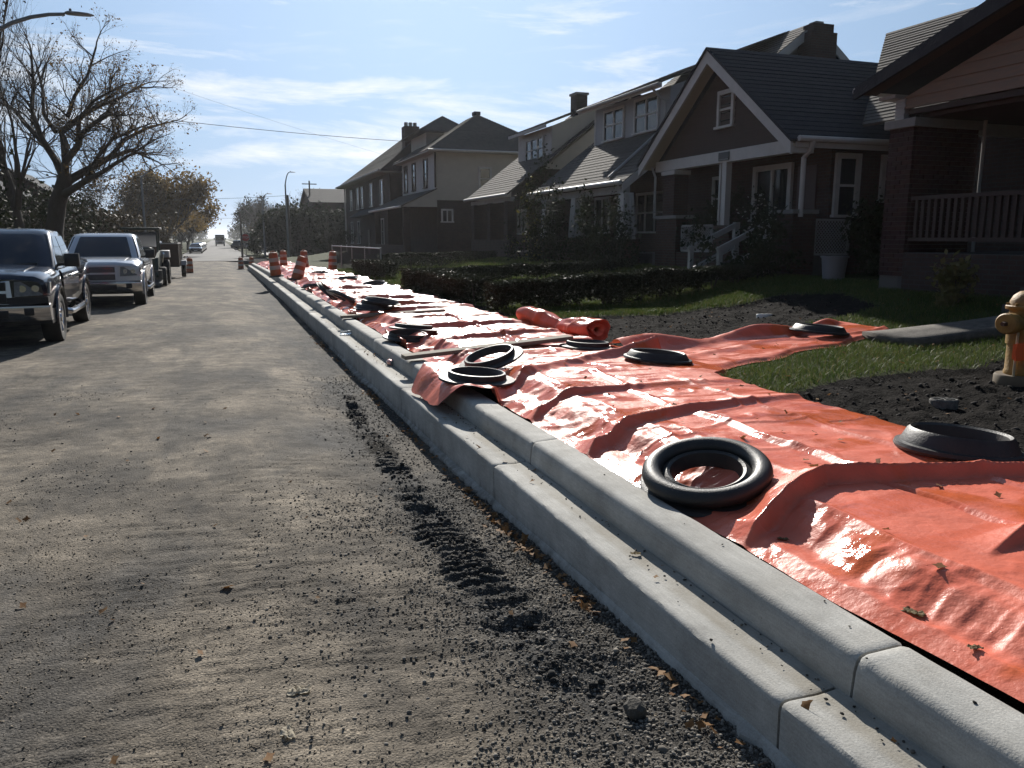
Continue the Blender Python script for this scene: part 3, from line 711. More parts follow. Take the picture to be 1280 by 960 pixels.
def lattice(root, face, a0, a1, z0, z1, plane, m):
    fr = MB()
    def pt(a, z, d): return (plane + d, a, z) if face == 'x' else (a, plane + d, z)
    for p, q in (((a0, z0), (a1, z0)), ((a0, z1), (a1, z1)), ((a0, z0), (a0, z1)), ((a1, z0), (a1, z1))):
        fr.bar(pt(*p, 0), pt(*q, 0), .05, .05)
    o = fr.build('lattice_panel', m, root); sp = .085; h = z1 - z0
    for sgn, dd in ((1, -.006), (-1, .006)):
        k = a0 - h
        while k < a1 + h:
            p = (k, z0 if sgn > 0 else z1); q = (k + h, z1 if sgn > 0 else z0)
            t0 = max(0, (a0 - p[0]) / h); t1 = min(1, (a1 - p[0]) / h)
            if t1 - t0 > .05:
                A = (p[0] + h * t0, p[1] + (q[1] - p[1]) * t0); B_ = (p[0] + h * t1, p[1] + (q[1] - p[1]) * t1)
                MB().bar(pt(*A, dd), pt(*B_, dd), .022, .009, up=(0, 0, 1)).build('lath', m, o)
            k += sp
    return o
def downpipe(root, pts, m, r=.04, name='downpipe'):
    return MB().tube(pts, r, 8).build(name, m, root, smooth=40)
def leaves_np(P, size, rs, jitter=.35, up=None, aspect=.6):
    """P (n,3) centres -> one folded leaf (two triangles as a quad) each"""
    n = len(P); d = rs.normal(size=(n, 3)); d /= np.linalg.norm(d, axis=1)[:, None]
    if up is not None: d = d * (1 - up) + np.array([0, 0, 1.]) * up; d /= np.linalg.norm(d, axis=1)[:, None]
    a = np.cross(d, rs.normal(size=(n, 3))); a /= np.linalg.norm(a, axis=1)[:, None]; b = np.cross(d, a)
    s = size * (1 + jitter * rs.normal(size=(n, 1)))
    V = np.stack([P - a * s, P + b * s * aspect, P + a * s, P - b * s * aspect], 1).reshape(-1, 3)
    return V, np.arange(4 * n).reshape(n, 4)

# ---------------------------------------------------------------- gable bungalow in the middle
def front_walk():
    n = 12; V = []
    for x in np.linspace(4.75, 10.9, n):
        for s in (0, .35, .7, 1.05): V.append((x, 17.2 + s, float(lawn_z(x, 17.7, False)) + .07))
    o = npmesh('front_walk', V, grid_faces(n, 4), M_CONC); o['kind'] = 'structure'
front_walk()
def gable_house():
    r = empty('brick_bungalow', (12, 18, .8)); X = 12.0
    tag(r, 'dark brick bungalow with a white trimmed front gable and small attic window', 'house')
    wbox(r, 'wall', M_BRICK_A, 13.05, 23, 15.1, 21.0, .5, 3.86)
    # porch: floor, pedestals, pillars
    wbox(r, 'porch_floor', M_FOUND, 11.98, 13.047, 15.0, 21.1, .5, 1.32)
    for y0, y1 in ((19.75, 20.85), (14.88, 15.45)):
        p = wbox(r, 'porch_pedestal', M_BRICK_A, 11.93, 12.55, y0, y1, .5, 2.27)
        wbox(p, 'coping', M_STONE, 11.89, 12.59, y0 - .04, y1 + .04, 2.272, 2.36)
    p = wbox(r, 'porch_pillar', M_BRICK_A, 11.98, 12.42, 20.0, 20.6, 2.363, 3.47)
    wbox(p, 'capital', M_WHITE, 11.94, 12.46, 19.95, 20.66, 3.472, 3.58)
    wbox(r, 'porch_knee_wall', M_BRICK_A, 11.96, 12.16, 17.98, 19.74, .5, 1.36)
    wbox(r, 'porch_post', M_WHITE, 12.02, 12.18, 17.62, 17.80, 2.06, 3.60)
    wbox(r, 'porch_post', M_WHITE, 12.05, 12.17, 17.90, 17.97, 2.06, 3.60)
    pb = wbox(r, 'planter_pedestal', M_BRICK_A, 11.95, 12.4, 17.3, 17.97, .5, 2.05)
    # gable front
    y0, y1, za, zr = 14.72, 21.42, 3.86, 6.32; ym = 18.07
    wbox(r, 'porch_beam', M_WHITE, 12.0, 12.24, 14.95, 21.1, 3.60, 3.88)
    MB().prism([(12.13, 15.15, 3.882), (12.13, 20.99, 3.882), (12.13, ym, 6.02)], (.12, 0, 0)).build('gable_panel', M_GABLEBR, r)
    boards(r, 'gable_shingle', 'x', 12.128, 3.89, 5.98, .19, lambda z: (15.2 + (z - 3.89) * 1.365, 20.94 - (z - 3.89) * 1.365), M_GABLEBR, th=.014)
    for s, ye in ((1, y1), (-1, y0)):
        e = (ym, zr); n = Vector((0, s * (zr - za), abs(ye - ym))).normalized()
        MB().prism([(11.62, ye, za - .10), (11.62, ym, zr - .02), (11.62, ym, zr - .34), (11.62, ye, za - .35)], (.06, 0, 0)).build('rake_board', M_WHITE, r)
        MB().prism([(11.681, ye, za - .13), (11.681, ym, zr - .05), (11.681, ym, zr - .10), (11.681, ye, za - .18)], (.43, 0, 0)).build('soffit', mat('soffit_tan', (.42, .36, .28), .8), r)
        slope(r, 'roof', (11.58, ye + s * .06, za - .05), (24, ye + s * .06, za - .05), (11.58, ym, zr + .04), (24, ym, zr + .04), M_ROOFD, th=.05)
    win(r, 'x', 17.52, 18.22, 4.44, 5.36, 12.12, 'h', fw=.10, out=.06)
    # name plate at the top of the post
    pl = wbox(r, 'number_plate', mat('plate_black', (.05, .05, .05), .5), 11.97, 11.998, 17.48, 17.92, 3.64, 3.84)
    wbox(pl, 'plate_border', M_GREYWHITE, 11.963, 11.9695, 17.50, 17.90, 3.66, 3.672)
    # right side: gutter, eave return, downpipe
    g = MB(); g.tube([(11.75, 14.62, 3.83), (24, 14.62, 3.83)], .065, 8).build('gutter', M_WHITE, r, smooth=40)
    wbox(r, 'fascia', M_WHITE, 11.75, 24, 14.69, 14.73, 3.66, 3.80)
    wbox(r, 'eave_return', M_WHITE, 11.66, 12.25, 14.74, 14.95, 3.55, 3.74)
    downpipe(r, [(12.12, 14.62, 3.78), (12.12, 14.66, 3.62), (12.10, 14.86, 3.46), (12.10, 14.86, 2.2)], M_WHITE, .055)
    downpipe(r, [(12.0, 21.3, 3.74), (11.95, 21.0, 3.45), (11.93, 20.98, 2.3)], M_GREYWHITE, .035)
    # entry and windows
    win(r, 'x', 16.35, 17.85, 2.15, 3.52, 13.04, 'v', fw=.13, out=.07)
    win(r, 'x', 18.9, 19.7, 2.2, 3.4, 13.04, 'h', m=M_GREYWHITE)
    d = wbox(r, 'door', M_DOOR, 13.0, 13.045, 15.5, 16.15, 1.33, 3.4); wbox(d, 'handle', M_METAL, 12.95, 12.998, 15.56, 15.60, 2.3, 2.36)
    win(r, 'y', 13.15, 13.85, 2.2, 3.62, 15.09, 'h', fw=.12, out=.06)
    win(r, 'y', 14.45, 15.3, 2.55, 3.62, 15.09, 'h', fw=.12, out=.06)
    lattice(r, 'x', 18.0, 19.42, 1.40, 2.06, 11.93, M_GREYWHITE)
    lattice(r, 'y', 12.60, 13.55, 1.38, 2.14, 14.96, M_GREYWHITE)
    # front steps with white stair rails
    st = MB()
    for k in range(4): st.box(11.0 + k * .25, 11.97, 15.8, 17.0, .5, 1.0 + k * .10 - .02 * k)
    st.build('steps', M_FOUND, r)
    for y in (16.95, 15.75):
        nw = wbox(r, 'newel', M_GREYWHITE, 11.86, 11.99, y - .06, y + .06, .9, 2.12)
        wbox(r, 'newel', M_GREYWHITE, 10.62, 10.72, y - .05, y + .05, .75, 1.55)
        MB().bar((11.9, y, 2.05), (10.6, y, 1.46), .07, .12).build('handrail', M_GREYWHITE, r)
        MB().bar((11.9, y, 1.55), (10.7, y, .98), .05, .10).build('lower_rail', M_GREYWHITE, r)
    for y, z in ((18.6, 3.2),): pass
gable_house()

# ---------------------------------------------------------------- side-gabled house with the grey shed dormer
def dormer_house():
    r = empty('dormer_house', (12, 26.5, .8)); y0, y1 = 22.95, 30.35
    tag(r, 'brick house with a grey sided shed dormer, pale porch columns and chimney', 'house')
    wbox(r, 'wall', M_BRICK_A, 14.2, 24.4, y0 + .35, y1 - .35, .4, 4.9)
    e, rd, ex = 3.50, 8.62, 18.62
    for a, b in ((11.75, 1), (25.5, -1)):
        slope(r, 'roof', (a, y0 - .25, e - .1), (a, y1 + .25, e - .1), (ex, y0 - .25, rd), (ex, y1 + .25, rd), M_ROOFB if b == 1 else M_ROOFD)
    for y, s in ((y0 + .3, -1), (y1 - .33, 1)):
        MB().prism([(13.6, y, 4.7), (23.6, y, 4.7), (ex, y, rd - .25)], (0, .03, 0)).build('gable_panel', M_SIDEG, r)
        for a in (11.75, 25.5):
            yy = y0 - .27 if s < 0 else y1 + .27
            MB().prism([(a, yy, e - .12), (ex, yy, rd - .02), (ex, yy, rd - .32), (a, yy, e - .36)], (0, .045 * s, 0)).build('rake_board', M_WHITE, r)
    c = wbox(r, 'chimney', M_BRICK_D, 18.15, 19.15, 22.28, 22.9, .4, 8.22)
    wbox(c, 'chimney_cap', M_BRICK_D, 18.26, 19.04, 22.33, 22.85, 8.222, 8.48); wbox(c, 'flue', M_STONE, 18.4, 18.7, 22.42, 22.76, 8.482, 8.56)
    # dormer
    dx, a0, a1, z0, z1 = 14.3, 24.3, 30.0, 5.15, 6.66
    wbox(r, 'dormer_wall', M_SIDEG, dx, 17.4, a0, a1, 4.6, 6.66)
    boards(r, 'siding_board', 'x', dx - .002, z0, z1, .125, lambda z: (a0, a1), M_SIDEG, th=.016)
    MB().prism([(14.32, a0 - .008, 5.16), (17.3, a0 - .008, 7.55), (17.3, a0 - .008, 7.75), (14.32, a0 - .008, 6.66)], (0, .006, 0)).build('dormer_cheek', M_SIDEG, r)
    slope(r, 'dormer_roof', (13.75, a0 - .3, 6.72), (13.75, a1 + .35, 6.72), (ex, a0 - .3, 8.64), (ex, a1 + .35, 8.64), M_ROOFB)
    wbox(r, 'dormer_fascia', M_WHITE, 13.72, 13.78, a0 - .32, a1 + .36, 6.53, 6.68)
    MB().tube([(13.66, a0 - .3, 6.63), (13.66, a1 + .3, 6.63)], .06, 8).build('gutter', M_GREYWHITE, r, smooth=40)
    wbox(r, 'corner_board', M_WHITE, dx - .03, dx + .1, a1 - .1, a1 + .01, 5.15, 6.66)
    win(r, 'x', 27.45, 29.15, 5.34, 6.52, dx - .03, 'hv', curtain=.55)
    win(r, 'x', 24.95, 26.70, 5.34, 6.56, dx - .03, 'hv', curtain=.6)
    # leader from the dormer down over the shingles
    downpipe(r, [(13.66, 24.45, 6.6), (13.9, 24.5, 6.4), (14.22, 24.5, 6.2), (14.22, 24.5, 5.4), (12.0, 24.1, 3.66)], M_GREYWHITE, .045)
    # porch
    MB().tube([(11.70, y0 - .25, 3.42), (11.70, y1 + .25, 3.42)], .075, 8).build('gutter', M_WHITE, r, smooth=40)
    wbox(r, 'porch_beam', M_GREYWHITE, 11.9, 12.15, y0 - .05, y1, 3.12, 3.34)
    wbox(r, 'porch_floor', M_FOUND, 11.95, 14.198, y0, y1, .3, 1.25); wbox(r, 'porch_knee_wall', M_BRICK_A, 11.9, 12.1, y0 + .6, y1, .3, 1.75)
    for y, z in ((22.55, 1.7), (26.2, 1.75), (28.9, 1.75)):
        q = lambda h, zz: [(12.02 - h, y + .35 - h, zz), (12.02 + h, y + .35 - h, zz), (12.02 + h, y + .35 + h, zz), (12.02 - h, y + .35 + h, zz)]
        MB().loft([q(.24, z), q(.17, 3.12)]).build('porch_column', M_WHITE, r)
        wbox(r, 'column_pedestal', M_BRICK_A, 11.7, 12.35, y, y + .7, .3, z - .002)
    win(r, 'x', 24.2, 26.2, 1.9, 3.3, 14.18, '3', m=M_GREYWHITE); win(r, 'x', 28.3, 29.6, 1.9, 3.3, 14.18, 'v', m=M_GREYWHITE)
    d = wbox(r, 'door', M_DOOR, 14.14, 14.19, 26.7, 27.6, 1.26, 3.25); wbox(d, 'handle', M_METAL, 14.09, 14.138, 26.76, 26.8, 2.2, 2.26)
    downpipe(r, [(11.72, 22.9, 3.36), (11.9, 22.8, 3.1), (12.02, 22.62, 3.05), (12.0, 22.5, 1.7)], M_GREYWHITE, .04)
    # white gable of the neighbouring porch roof edge
dormer_house()

# ---------------------------------------------------------------- cream dormer house
def cream_house():
    r = empty('cream_dormer_house', (12, 36, .7)); y0, y1 = 33.3, 39.0
    tag(r, 'small brick house with a cream sided dormer holding three narrow windows', 'house')
    wbox(r, 'wall', M_BRICK_D, 13.9, 23, y0 + .3, y1 - .3, .2, 4.9)
    e, rd, ex = 3.60, 8.15, 17.7
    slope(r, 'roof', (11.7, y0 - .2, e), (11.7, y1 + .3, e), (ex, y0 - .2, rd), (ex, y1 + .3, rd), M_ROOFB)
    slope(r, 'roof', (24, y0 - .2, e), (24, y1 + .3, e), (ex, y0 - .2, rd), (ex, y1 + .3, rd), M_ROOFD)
    for y in (y0 + .25, y1 - .28): MB().prism([(13.5, y, 4.7), (22, y, 4.7), (ex, y, rd - .25)], (0, .03, 0)).build('gable_panel', M_SIDEC, r)
    a0, a1, dx = 33.75, 37.95, 14.0
    wbox(r, 'dormer_wall', M_GREYWHITE, dx, 14.9, a0, a1, 4.6, 6.55)
    MB().prism([(dx + .02, a0 - .02, 5.05), (17.6, a0 - .02, 7.95), (17.6, a0 - .02, 8.0), (dx + .02, a0 - .02, 6.55)], (0, .1, 0)).build('dormer_cheek', M_SIDEC, r)
    slope(r, 'dormer_roof', (13.6, a0 - .25, 6.60), (13.6, a1 + .3, 6.60), (ex, a0 - .25, 8.18), (ex, a1 + .3, 8.18), M_ROOFB)
    wbox(r, 'dormer_fascia', M_GREYWHITE, 13.58, 13.64, a0 - .26, a1 + .3, 6.44, 6.57)
    win(r, 'x', 34.6, 36.9, 5.2, 6.25, dx - .01, '3', m=M_GREYWHITE)
    c = wbox(r, 'chimney', M_BRICK_D, 17.2, 17.8, 45.2 - 6.9, 45.9 - 6.9, 7.0, 8.75); wbox(c, 'chimney_cap', M_STONE, 17.14, 17.86, 38.24, 39.06, 8.752, 8.86)
    MB().tube([(11.64, y0 - .2, 3.55), (11.64, y1 + .3, 3.55)], .07, 8).build('gutter', M_GREYWHITE, r, smooth=40)
    wbox(r, 'porch_floor', M_FOUND, 11.9, 13.898, y0, y1, .1, 1.15); wbox(r, 'porch_knee_wall', M_BRICK_D, 11.88, 12.1, y0, y1, .1, 1.65)
    for y in (33.5, 35.9, 38.4):
        wbox(r, 'porch_pillar', M_BRICK_D, 11.86, 12.28, y, y + .42, 1.653, 3.3)
    wbox(r, 'porch_beam', M_GREYWHITE, 11.9, 12.12, y0, y1, 3.302, 3.48)
    win(r, 'x', 36.5, 37.6, 1.9, 3.1, 13.88, 'v', m=M_WHITE); d = wbox(r, 'door', M_DOOR, 13.84, 13.89, 34.4, 35.3, 1.2, 3.1)
    wbox(d, 'handle', M_METAL, 13.79, 13.838, 34.46, 34.5, 2.0, 2.06)
cream_house()

# ---------------------------------------------------------------- tall house, tan upper storey
def stucco_house():
    r = empty('two_storey_house', (12.5, 52, .5)); y0, y1 = 48.0, 57.2
    tag(r, 'tall two storey house with tan stucco above brick and a hipped roof', 'house')
    wbox(r, 'wall', M_BRICK_D, 12.5, 20.2, y0, y1, -.3, 3.96)
    wbox(r, 'upper_wall', M_STUCCO, 12.47, 20.2, y0 - .03, y1, 3.963, 6.82)
    wbox(r, 'front_siding', M_GREYWHITE, 12.43, 12.468, y0 + .05, y1 - .05, 4.3, 6.8)
    boards(r, 'siding_board', 'x', 12.428, 4.3, 6.78, .22, lambda z: (y0 + .1, y1 - .1), M_GREYWHITE, th=.02)
    ap, aq = (16.2, 51.6, 9.55), (16.2, 53.8, 9.55); E = 6.86
    c = [(11.9, y0 - .6, E), (20.8, y0 - .6, E), (20.8, y1 + .6, E), (11.9, y1 + .6, E)]
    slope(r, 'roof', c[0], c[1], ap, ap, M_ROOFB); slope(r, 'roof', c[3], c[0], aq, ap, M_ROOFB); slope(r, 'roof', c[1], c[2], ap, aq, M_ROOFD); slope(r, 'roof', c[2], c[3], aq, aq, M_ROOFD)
    wbox(r, 'ridge_vent', M_ROOFD, 16.0, 16.4, 51.5, 52.1, 9.5, 9.72)
    MB().tube([(11.85, y0 - .66, E - .05), (20.8, y0 - .66, E - .05)], .07, 8).build('gutter', M_WHITE, r, smooth=40)
    wbox(r, 'soffit', M_GREYWHITE, 11.9, 20.8, y0 - .6, y1 + .6, E - .12, E - .06)
    # hipped front dormer
    wbox(r, 'dormer_wall', M_STUCCO, 13.3, 16.0, 53.6, 58.0, 7.4, 8.55)
    dc = [(12.7, 53.0, 8.58), (16.6, 53.0, 8.58), (16.6, 58.6, 8.58), (12.7, 58.6, 8.58)]; da, db = (14.8, 55, 9.85), (14.8, 56.8, 9.85)
    slope(r, 'dormer_roof', dc[0], dc[1], da, da, M_ROOFB); slope(r, 'dormer_roof', dc[3], dc[0], db, da, M_ROOFB); slope(r, 'dormer_roof', dc[2], dc[3], db, db, M_ROOFB)
    win(r, 'y', 15.1, 15.95, 4.55, 5.98, y0 - .04, 'h', fw=.12); win(r, 'y', 12.75, 13.5, 2.65, 3.45, y0 - .01, 'v', fw=.10)
    wbox(r, 'curtain', M_CURTAIN, 15.25, 15.8, y0 - .028, y0 - .022, 4.75, 5.85)
    for a in (49.8, 53.0, 55.4): win(r, 'x', a, a + .95, 4.75, 6.55, 12.40, 'h', m=M_DARKWOOD)
    # shed porch roof
    slope(r, 'porch_roof', (10.3, y0 - .1, 3.62), (10.3, 58.4, 3.62), (12.5, y0 - .1, 4.65), (12.5, 58.4, 4.65), M_ROOFB)
    MB().prism([(10.35, y0 - .06, 3.55), (12.5, y0 - .06, 3.55), (12.5, y0 - .06, 4.58)], (0, .05, 0)).build('porch_end', M_STUCCO, r)
    MB().tube([(10.24, y0 - .1, 3.55), (10.24, 58.4, 3.55)], .07, 8).build('gutter', M_WHITE, r, smooth=40)
    for y in (48.2, 53, 57.6): wbox(r, 'porch_post', M_BRICK_D, 10.5, 10.9, y, y + .4, .0, 3.5)
    wbox(r, 'porch_knee_wall', M_BRICK_D, 10.5, 10.75, 48.6, 57.6, -.2, 1.3)
    downpipe(r, [(12.4, y0 - .1, 6.75), (12.4, y0 - .1, 4.7)], M_DARKWOOD, .06)
stucco_house()

# ---------------------------------------------------------------- corner duplex
def duplex():
    r = empty('brick_duplex', (12, 70, .3)); y0, y1 = 59.5, 81.0
    tag(r, 'long dark brick duplex at the corner with tall white framed windows', 'house')
    wbox(r, 'wall', M_BRICK_D, 12, 24, y0, y1, -.6, 6.52); E = 6.5
    c = [(11.2, y0 - .5, E), (24.6, y0 - .5, E), (24.6, y1 + .6, E), (11.2, y1 + .6, E)]; ap, aq = (15.5, 58.2, 10.2), (15.5, 69, 10.2)
    slope(r, 'roof', c[3], c[0], aq, ap, M_ROOFD); slope(r, 'roof', c[2], c[3], aq, aq, M_ROOFD); slope(r, 'roof', c[0], c[1], ap, ap, M_ROOFD); slope(r, 'roof', c[1], c[2], ap, aq, M_ROOFD)
    wbox(r, 'soffit', M_GREYWHITE, 11.2, 24.6, y0 - .5, y1 + .6, E - .1, E - .03)
    MB().tube([(11.14, y0 - .5, E), (11.14, y1 + .6, E)], .08, 8).build('gutter', M_GREYWHITE, r, smooth=40)
    k = wbox(r, 'chimney', M_BRICK_D, 13.2, 14.3, 59.6, 60.6, 6.5, 9.7)
    for q in range(3): wbox(k, 'chimney_pot', M_STONE, 13.3 + q * .33, 13.52 + q * .33, 59.9, 60.2, 9.7, 10.0)
    for a in (62, 66.5, 71, 73.3, 77): win(r, 'x', a, a + 1.1, 4.2, 6.1, 11.98, 'h'); 
    for a in (62, 73.2, 77): win(r, 'x', a, a + 1.1, 1.2, 3.2, 11.98, 'h')
    d = wbox(r, 'door', M_DOOR, 11.93, 11.985, 68, 69, .2, 2.4); wbox(d, 'handle', M_METAL, 11.88, 11.928, 68.1, 68.15, 1.2, 1.27)
    downpipe(r, [(11.9, 81.05, 6.4), (11.9, 81.05, -.4)], M_WHITE, .07)
    MB().prism([(11.0, 63.0, 3.5), (12, 63.0, 3.5), (12, 63.0, 4.1)], (0, 10, 0)).build('porch_roof', M_ROOFD, r)
duplex()

# ---------------------------------------------------------------- nearest house, cedar porch gable
def cedar_house():
    r = empty('cedar_gable_house', (11, 10, .7))
    tag(r, 'nearest house with a low cedar boarded porch gable on a brick pillar', 'house')
    # porch gable (front at x = 11)
    ym, ye, za, zr = 6.2, 11.75, 4.32, 6.05
    mb_lim = lambda z: (.9 if z < 4.4 else .9 + (z - 4.4) * 3.2, 11.12 - max(0, (z - 4.05)) * 3.1)
    MB().prism([(11.03, 1.2, 3.9), (11.03, 11.05, 3.9), (11.03, 11.0, 4.1), (11.03, ym, 5.65), (11.03, 1.2, 4.1)], (.14, 0, 0)).build('gable_panel', M_CEDAR, r)
    boards(r, 'gable_board', 'x', 11.028, 3.88, 5.6, .172, mb_lim, M_CEDAR, th=.024)
    slope(r, 'porch_roof', (10.55, ye, za - .02), (16.2, ye, za - .02), (10.55, ym, zr), (16.2, ym, zr), M_ROOFD, th=.06)
    slope(r, 'porch_roof', (10.55, .6, za - .02), (16.2, .6, za - .02), (10.55, ym, zr), (16.2, ym, zr), M_ROOFD, th=.06)
    MB().prism([(10.52, ye, za - .06), (10.52, ym, zr - .03), (10.52, ym, zr - .30), (10.52, ye, za - .22)], (.06, 0, 0)).build('rake_board', M_ROOFD, r)
    MB().prism([(10.581, ye, za - .09), (10.581, ym, zr - .09), (10.581, ym, zr - .13), (10.581, ye, za - .13)], (.44, 0, 0)).build('soffit', M_DARKWOOD, r)
    MB().tube([(10.6, 11.8, 4.26), (16, 11.8, 4.26)], .06, 8).build('gutter', M_GREYWHITE, r, smooth=40)
    wbox(r, 'eave_return', M_GREYWHITE, 10.86, 11.3, 11.14, 11.5, 4.06, 4.12)
    for k in range(7): wbox(r, 'return_board', M_GREYWHITE, 10.985, 11.2, 11.04 + .012 * (k % 2), 11.24, 3.72 + k * .047, 3.762 + k * .047)
    # the brick pillar: every brick laid
    core = wbox(r, 'pillar', mat('mortar', (.10, .095, .088), .95), 11.02, 12.40, 10.82, 11.33, .4, 3.56)
    cols = [mat('pillar_brick_%s' % c, v, .85, (v[0] * .75, v[1] * .75, v[2] * .75), 9, bump=.4, bscale=90, spec=.2) for c, v in (('red', (.068, .033, .027)), ('umber', (.052, .028, .025)), ('plum', (.060, .031, .031)))]
    rs = random.Random(4); meshes = {}
    def brick(x0, x1, y0, y1, z0, z1):
        dx, dy, dz = round(x1 - x0, 3), round(y1 - y0, 3), round(z1 - z0, 3); mi = rs.randrange(3); key = (dx, dy, dz, mi)
        if key not in meshes:
            o = MB().box(-dx / 2, dx / 2, -dy / 2, dy / 2, -dz / 2, dz / 2).build('brick', cols[mi], None); meshes[key] = o.data
        else: o = bpy.data.objects.new('brick', meshes[key]); C.objects.link(o)
        o.parent = core; o.location = Vector(((x0 + x1) / 2, (y0 + y1) / 2, (z0 + z1) / 2)) - Vector((11, 10, .7)) + Vector((rs.uniform(-.003, .003), rs.uniform(-.003, .003), 0))
    z = 1.1; row = 0; nb = 0
    while z < 3.53:
        # face toward the street
        st = -.11 if row % 2 else 0
        a = 10.815 + st
        while a < 11.33:
            b = max(a, 10.815); e = min(a + .205, 11.335)
            if e - b > .03: brick(10.995, 11.06, b, e, z, z + .066); nb += 1
            a += .217
        a = 11.065 - (.11 if not row % 2 else 0)
        while a < 12.40:
            b = max(a, 11.065); e = min(a + .205, 12.41)
            if e - b > .03: brick(b, e, 10.795, 10.86, z, z + .066); nb += 1
            a += .217
        z += .0775; row += 1
    wbox(r, 'pillar_cap', M_STONE, 10.93, 12.48, 10.74, 11.40, 3.565, 3.71, bevel=.01)
    wbox(r, 'cap_block', M_DARKWOOD, 11.1, 12.3, 10.9, 11.2, 3.712, 3.86)
    # the main house: walls and the big street-side slope
    wbox(r, 'wall', M_BRICK_D, 14.0, 22, .5, 14.05, .4, 4.6)
    slope(r, 'roof', (13.3, -2, 4.15), (13.3, 14.5, 4.15), (16.6, -2, 6.85), (16.6, 14.5 + 3.0, 6.95), M_ROOFG, expo=.16, lip=.018)
    slope(r, 'roof', (20.5, -2, 4.15), (20.5, 14.5, 4.15), (16.6, -2, 6.85), (16.6, 17.5, 6.95), M_ROOFG)
    wbox(r, 'dormer_wall', M_GREYWHITE, 15.4, 17.5, 6.0, 13.55, 6.0, 7.9)
    wbox(r, 'porch_ceiling', M_DARKWOOD, 11.2, 13.99, .9, 11.0, 3.72, 3.78)
    wbox(r, 'porch_floor', M_FOUND, 11.0, 13.99, .9, 10.9, .4, 1.5)
    # sunlit awning and beam seen through the porch
    MB().prism([(12.95, 11.25, 3.86), (13.6, 11.25, 3.86), (13.6, 11.9, 4.12), (12.95, 11.9, 4.12)], (0, 0, .03)).build('awning', M_WHITE, r)
    wbox(r, 'porch_header', M_GREYWHITE, 12.45, 13.95, 10.9, 11.02, 3.50, 3.70)
    wbox(r, 'porch_beam', M_DARKWOOD, 11.05, 11.25, 1.0, 11.0, 3.78, 3.87)
    downpipe(r, [(12.46, 10.72, 3.8), (12.46, 10.72, 1.5)], M_GREYWHITE, .03)
    win(r, 'x', 7.2, 9.0, 2.1, 3.4, 13.98, 'v', m=M_DARKWOOD); d = wbox(r, 'door', M_DOOR, 13.93, 13.985, 9.4, 10.3, 1.52, 3.5); wbox(d, 'handle', M_METAL, 13.88, 13.928, 9.45, 9.5, 2.4, 2.46)
    wbox(r, 'porch_skirt', M_BRICK_D, 10.98, 11.2, .9, 10.79, .4, 1.49)
    # brown railing
    MB().bar((11.06, 10.78, 2.40), (11.06, 5.0, 2.40), .09, .06).build('handrail', M_DARKWOOD, r)
    MB().bar((11.06, 10.78, 1.72), (11.06, 5.0, 1.72), .06, .06).build('lower_rail', M_DARKWOOD, r)
    first = None
    for k in range(44):
        y = 10.66 - k * .128
        if first is None: first = MB().box(11.035, 11.08, y - .03, y + .03, 1.752, 2.368).build('baluster', M_DARKWOOD, r)
        else:
            o = first.copy(); C.objects.link(o); o.location.y = -.128 * k
    wbox(r, 'porch_pillar', M_BRICK_D, 11.0, 11.5, 4.4, 4.95, .4, 3.77)
    for k in range(3): wbox(r, 'step', M_FOUND, 10.05 + k * .31, 10.978, 6.6, 8.1, .3, .85 + k * .22)
cedar_house()
# ================================================================= things on the sheet and kerb
M_RUB = mat('black_rubber', (.013, .013, .0135), .5, (.042, .039, .035), 6, bump=.15, bscale=90, spec=.45)
M_RUBD = mat('dusty_rubber', (.030, .029, .028), .55, (.060, .056, .052), 7, bump=.2, bscale=60, spec=.4)
M_WOOD = mat('grey_lumber', (.30, .26, .20), .9, (.21, .185, .15), 4, stretch=(1, 1, 1), bump=.3, bscale=60)
M_YEL = mat('hydrant_yellow', (.34, .19, .03), .6, (.20, .11, .025), 9, bump=.3, bscale=60, contrast=1.3)
M_OTAPE = mat('orange_tape', (.85, .12, .02), .5)
def flange_ring(name='ring_base', big=False):
    r = empty(name)
    if big:   # cone shaped drum base with a rolled outer lip
        MB().lathe([(.345, .0), (.352, .012), (.345, .026), (.318, .030), (.285, .078), (.268, .088), (.250, .080), (.240, .05), (.232, .012), (.232, 0)], 56, close=True).build('cone_ring', M_RUB, r, smooth=40)
        MB().lathe([(.231, .0), (.231, .022), (.205, .026), (.196, .018), (.192, .0)], 48, close=True).build('inner_lip', M_RUB, r, smooth=40)
    else:
        MB().lathe([(.34, .0), (.344, .010), (.338, .020), (.262, .030), (.262, .0)], 56, close=True).build('flange', M_RUBD, r, smooth=40)
        MB().lathe([(.261, .0), (.261, .062), (.252, .076), (.236, .078), (.226, .068), (.214, .02), (.205, .0)], 56, close=True).build('collar', M_RUB, r, smooth=40)
    return r
def tube_ring(name='ring_base'):
    r = empty(name); prof = []
    for k in range(14):
        a = 2 * PI * k / 14; prof.append((.285 + .052 * math.cos(a), .075 + .050 * math.sin(a)))
    tu = MB().lathe(prof, 240, close=True).build('outer_tube', mat('ribbed_rubber', (.013, .013, .0135), .5, (.040, .037, .033), 5, bump=.5, bscale=120, spec=.5, dist=.004), r, smooth=50)
    for v in tu.data.vertices:
        a = math.atan2(v.co.y, v.co.x); k = 1 + .0045 * (1 if int((a + 7) / (2 * PI) * 120 * 2 + .5) % 2 else -1)
        v.co.x *= k; v.co.y *= k
    MB().lathe([(.262, .02), (.262, .045), (.225, .078), (.205, .088), (.190, .080), (.176, .03), (.172, .0), (.2, .0)], 60, close=True).build('inner_ring', M_RUB, r, smooth=40)
    MB().lathe([(.345, .0), (.352, .008), (.34, .018), (.26, .019), (.26, 0)], 56, close=True).build('bottom_flange', M_RUBD, r, smooth=40)
    return r
G_RING = 'black rubber ring weights on the orange sheets'
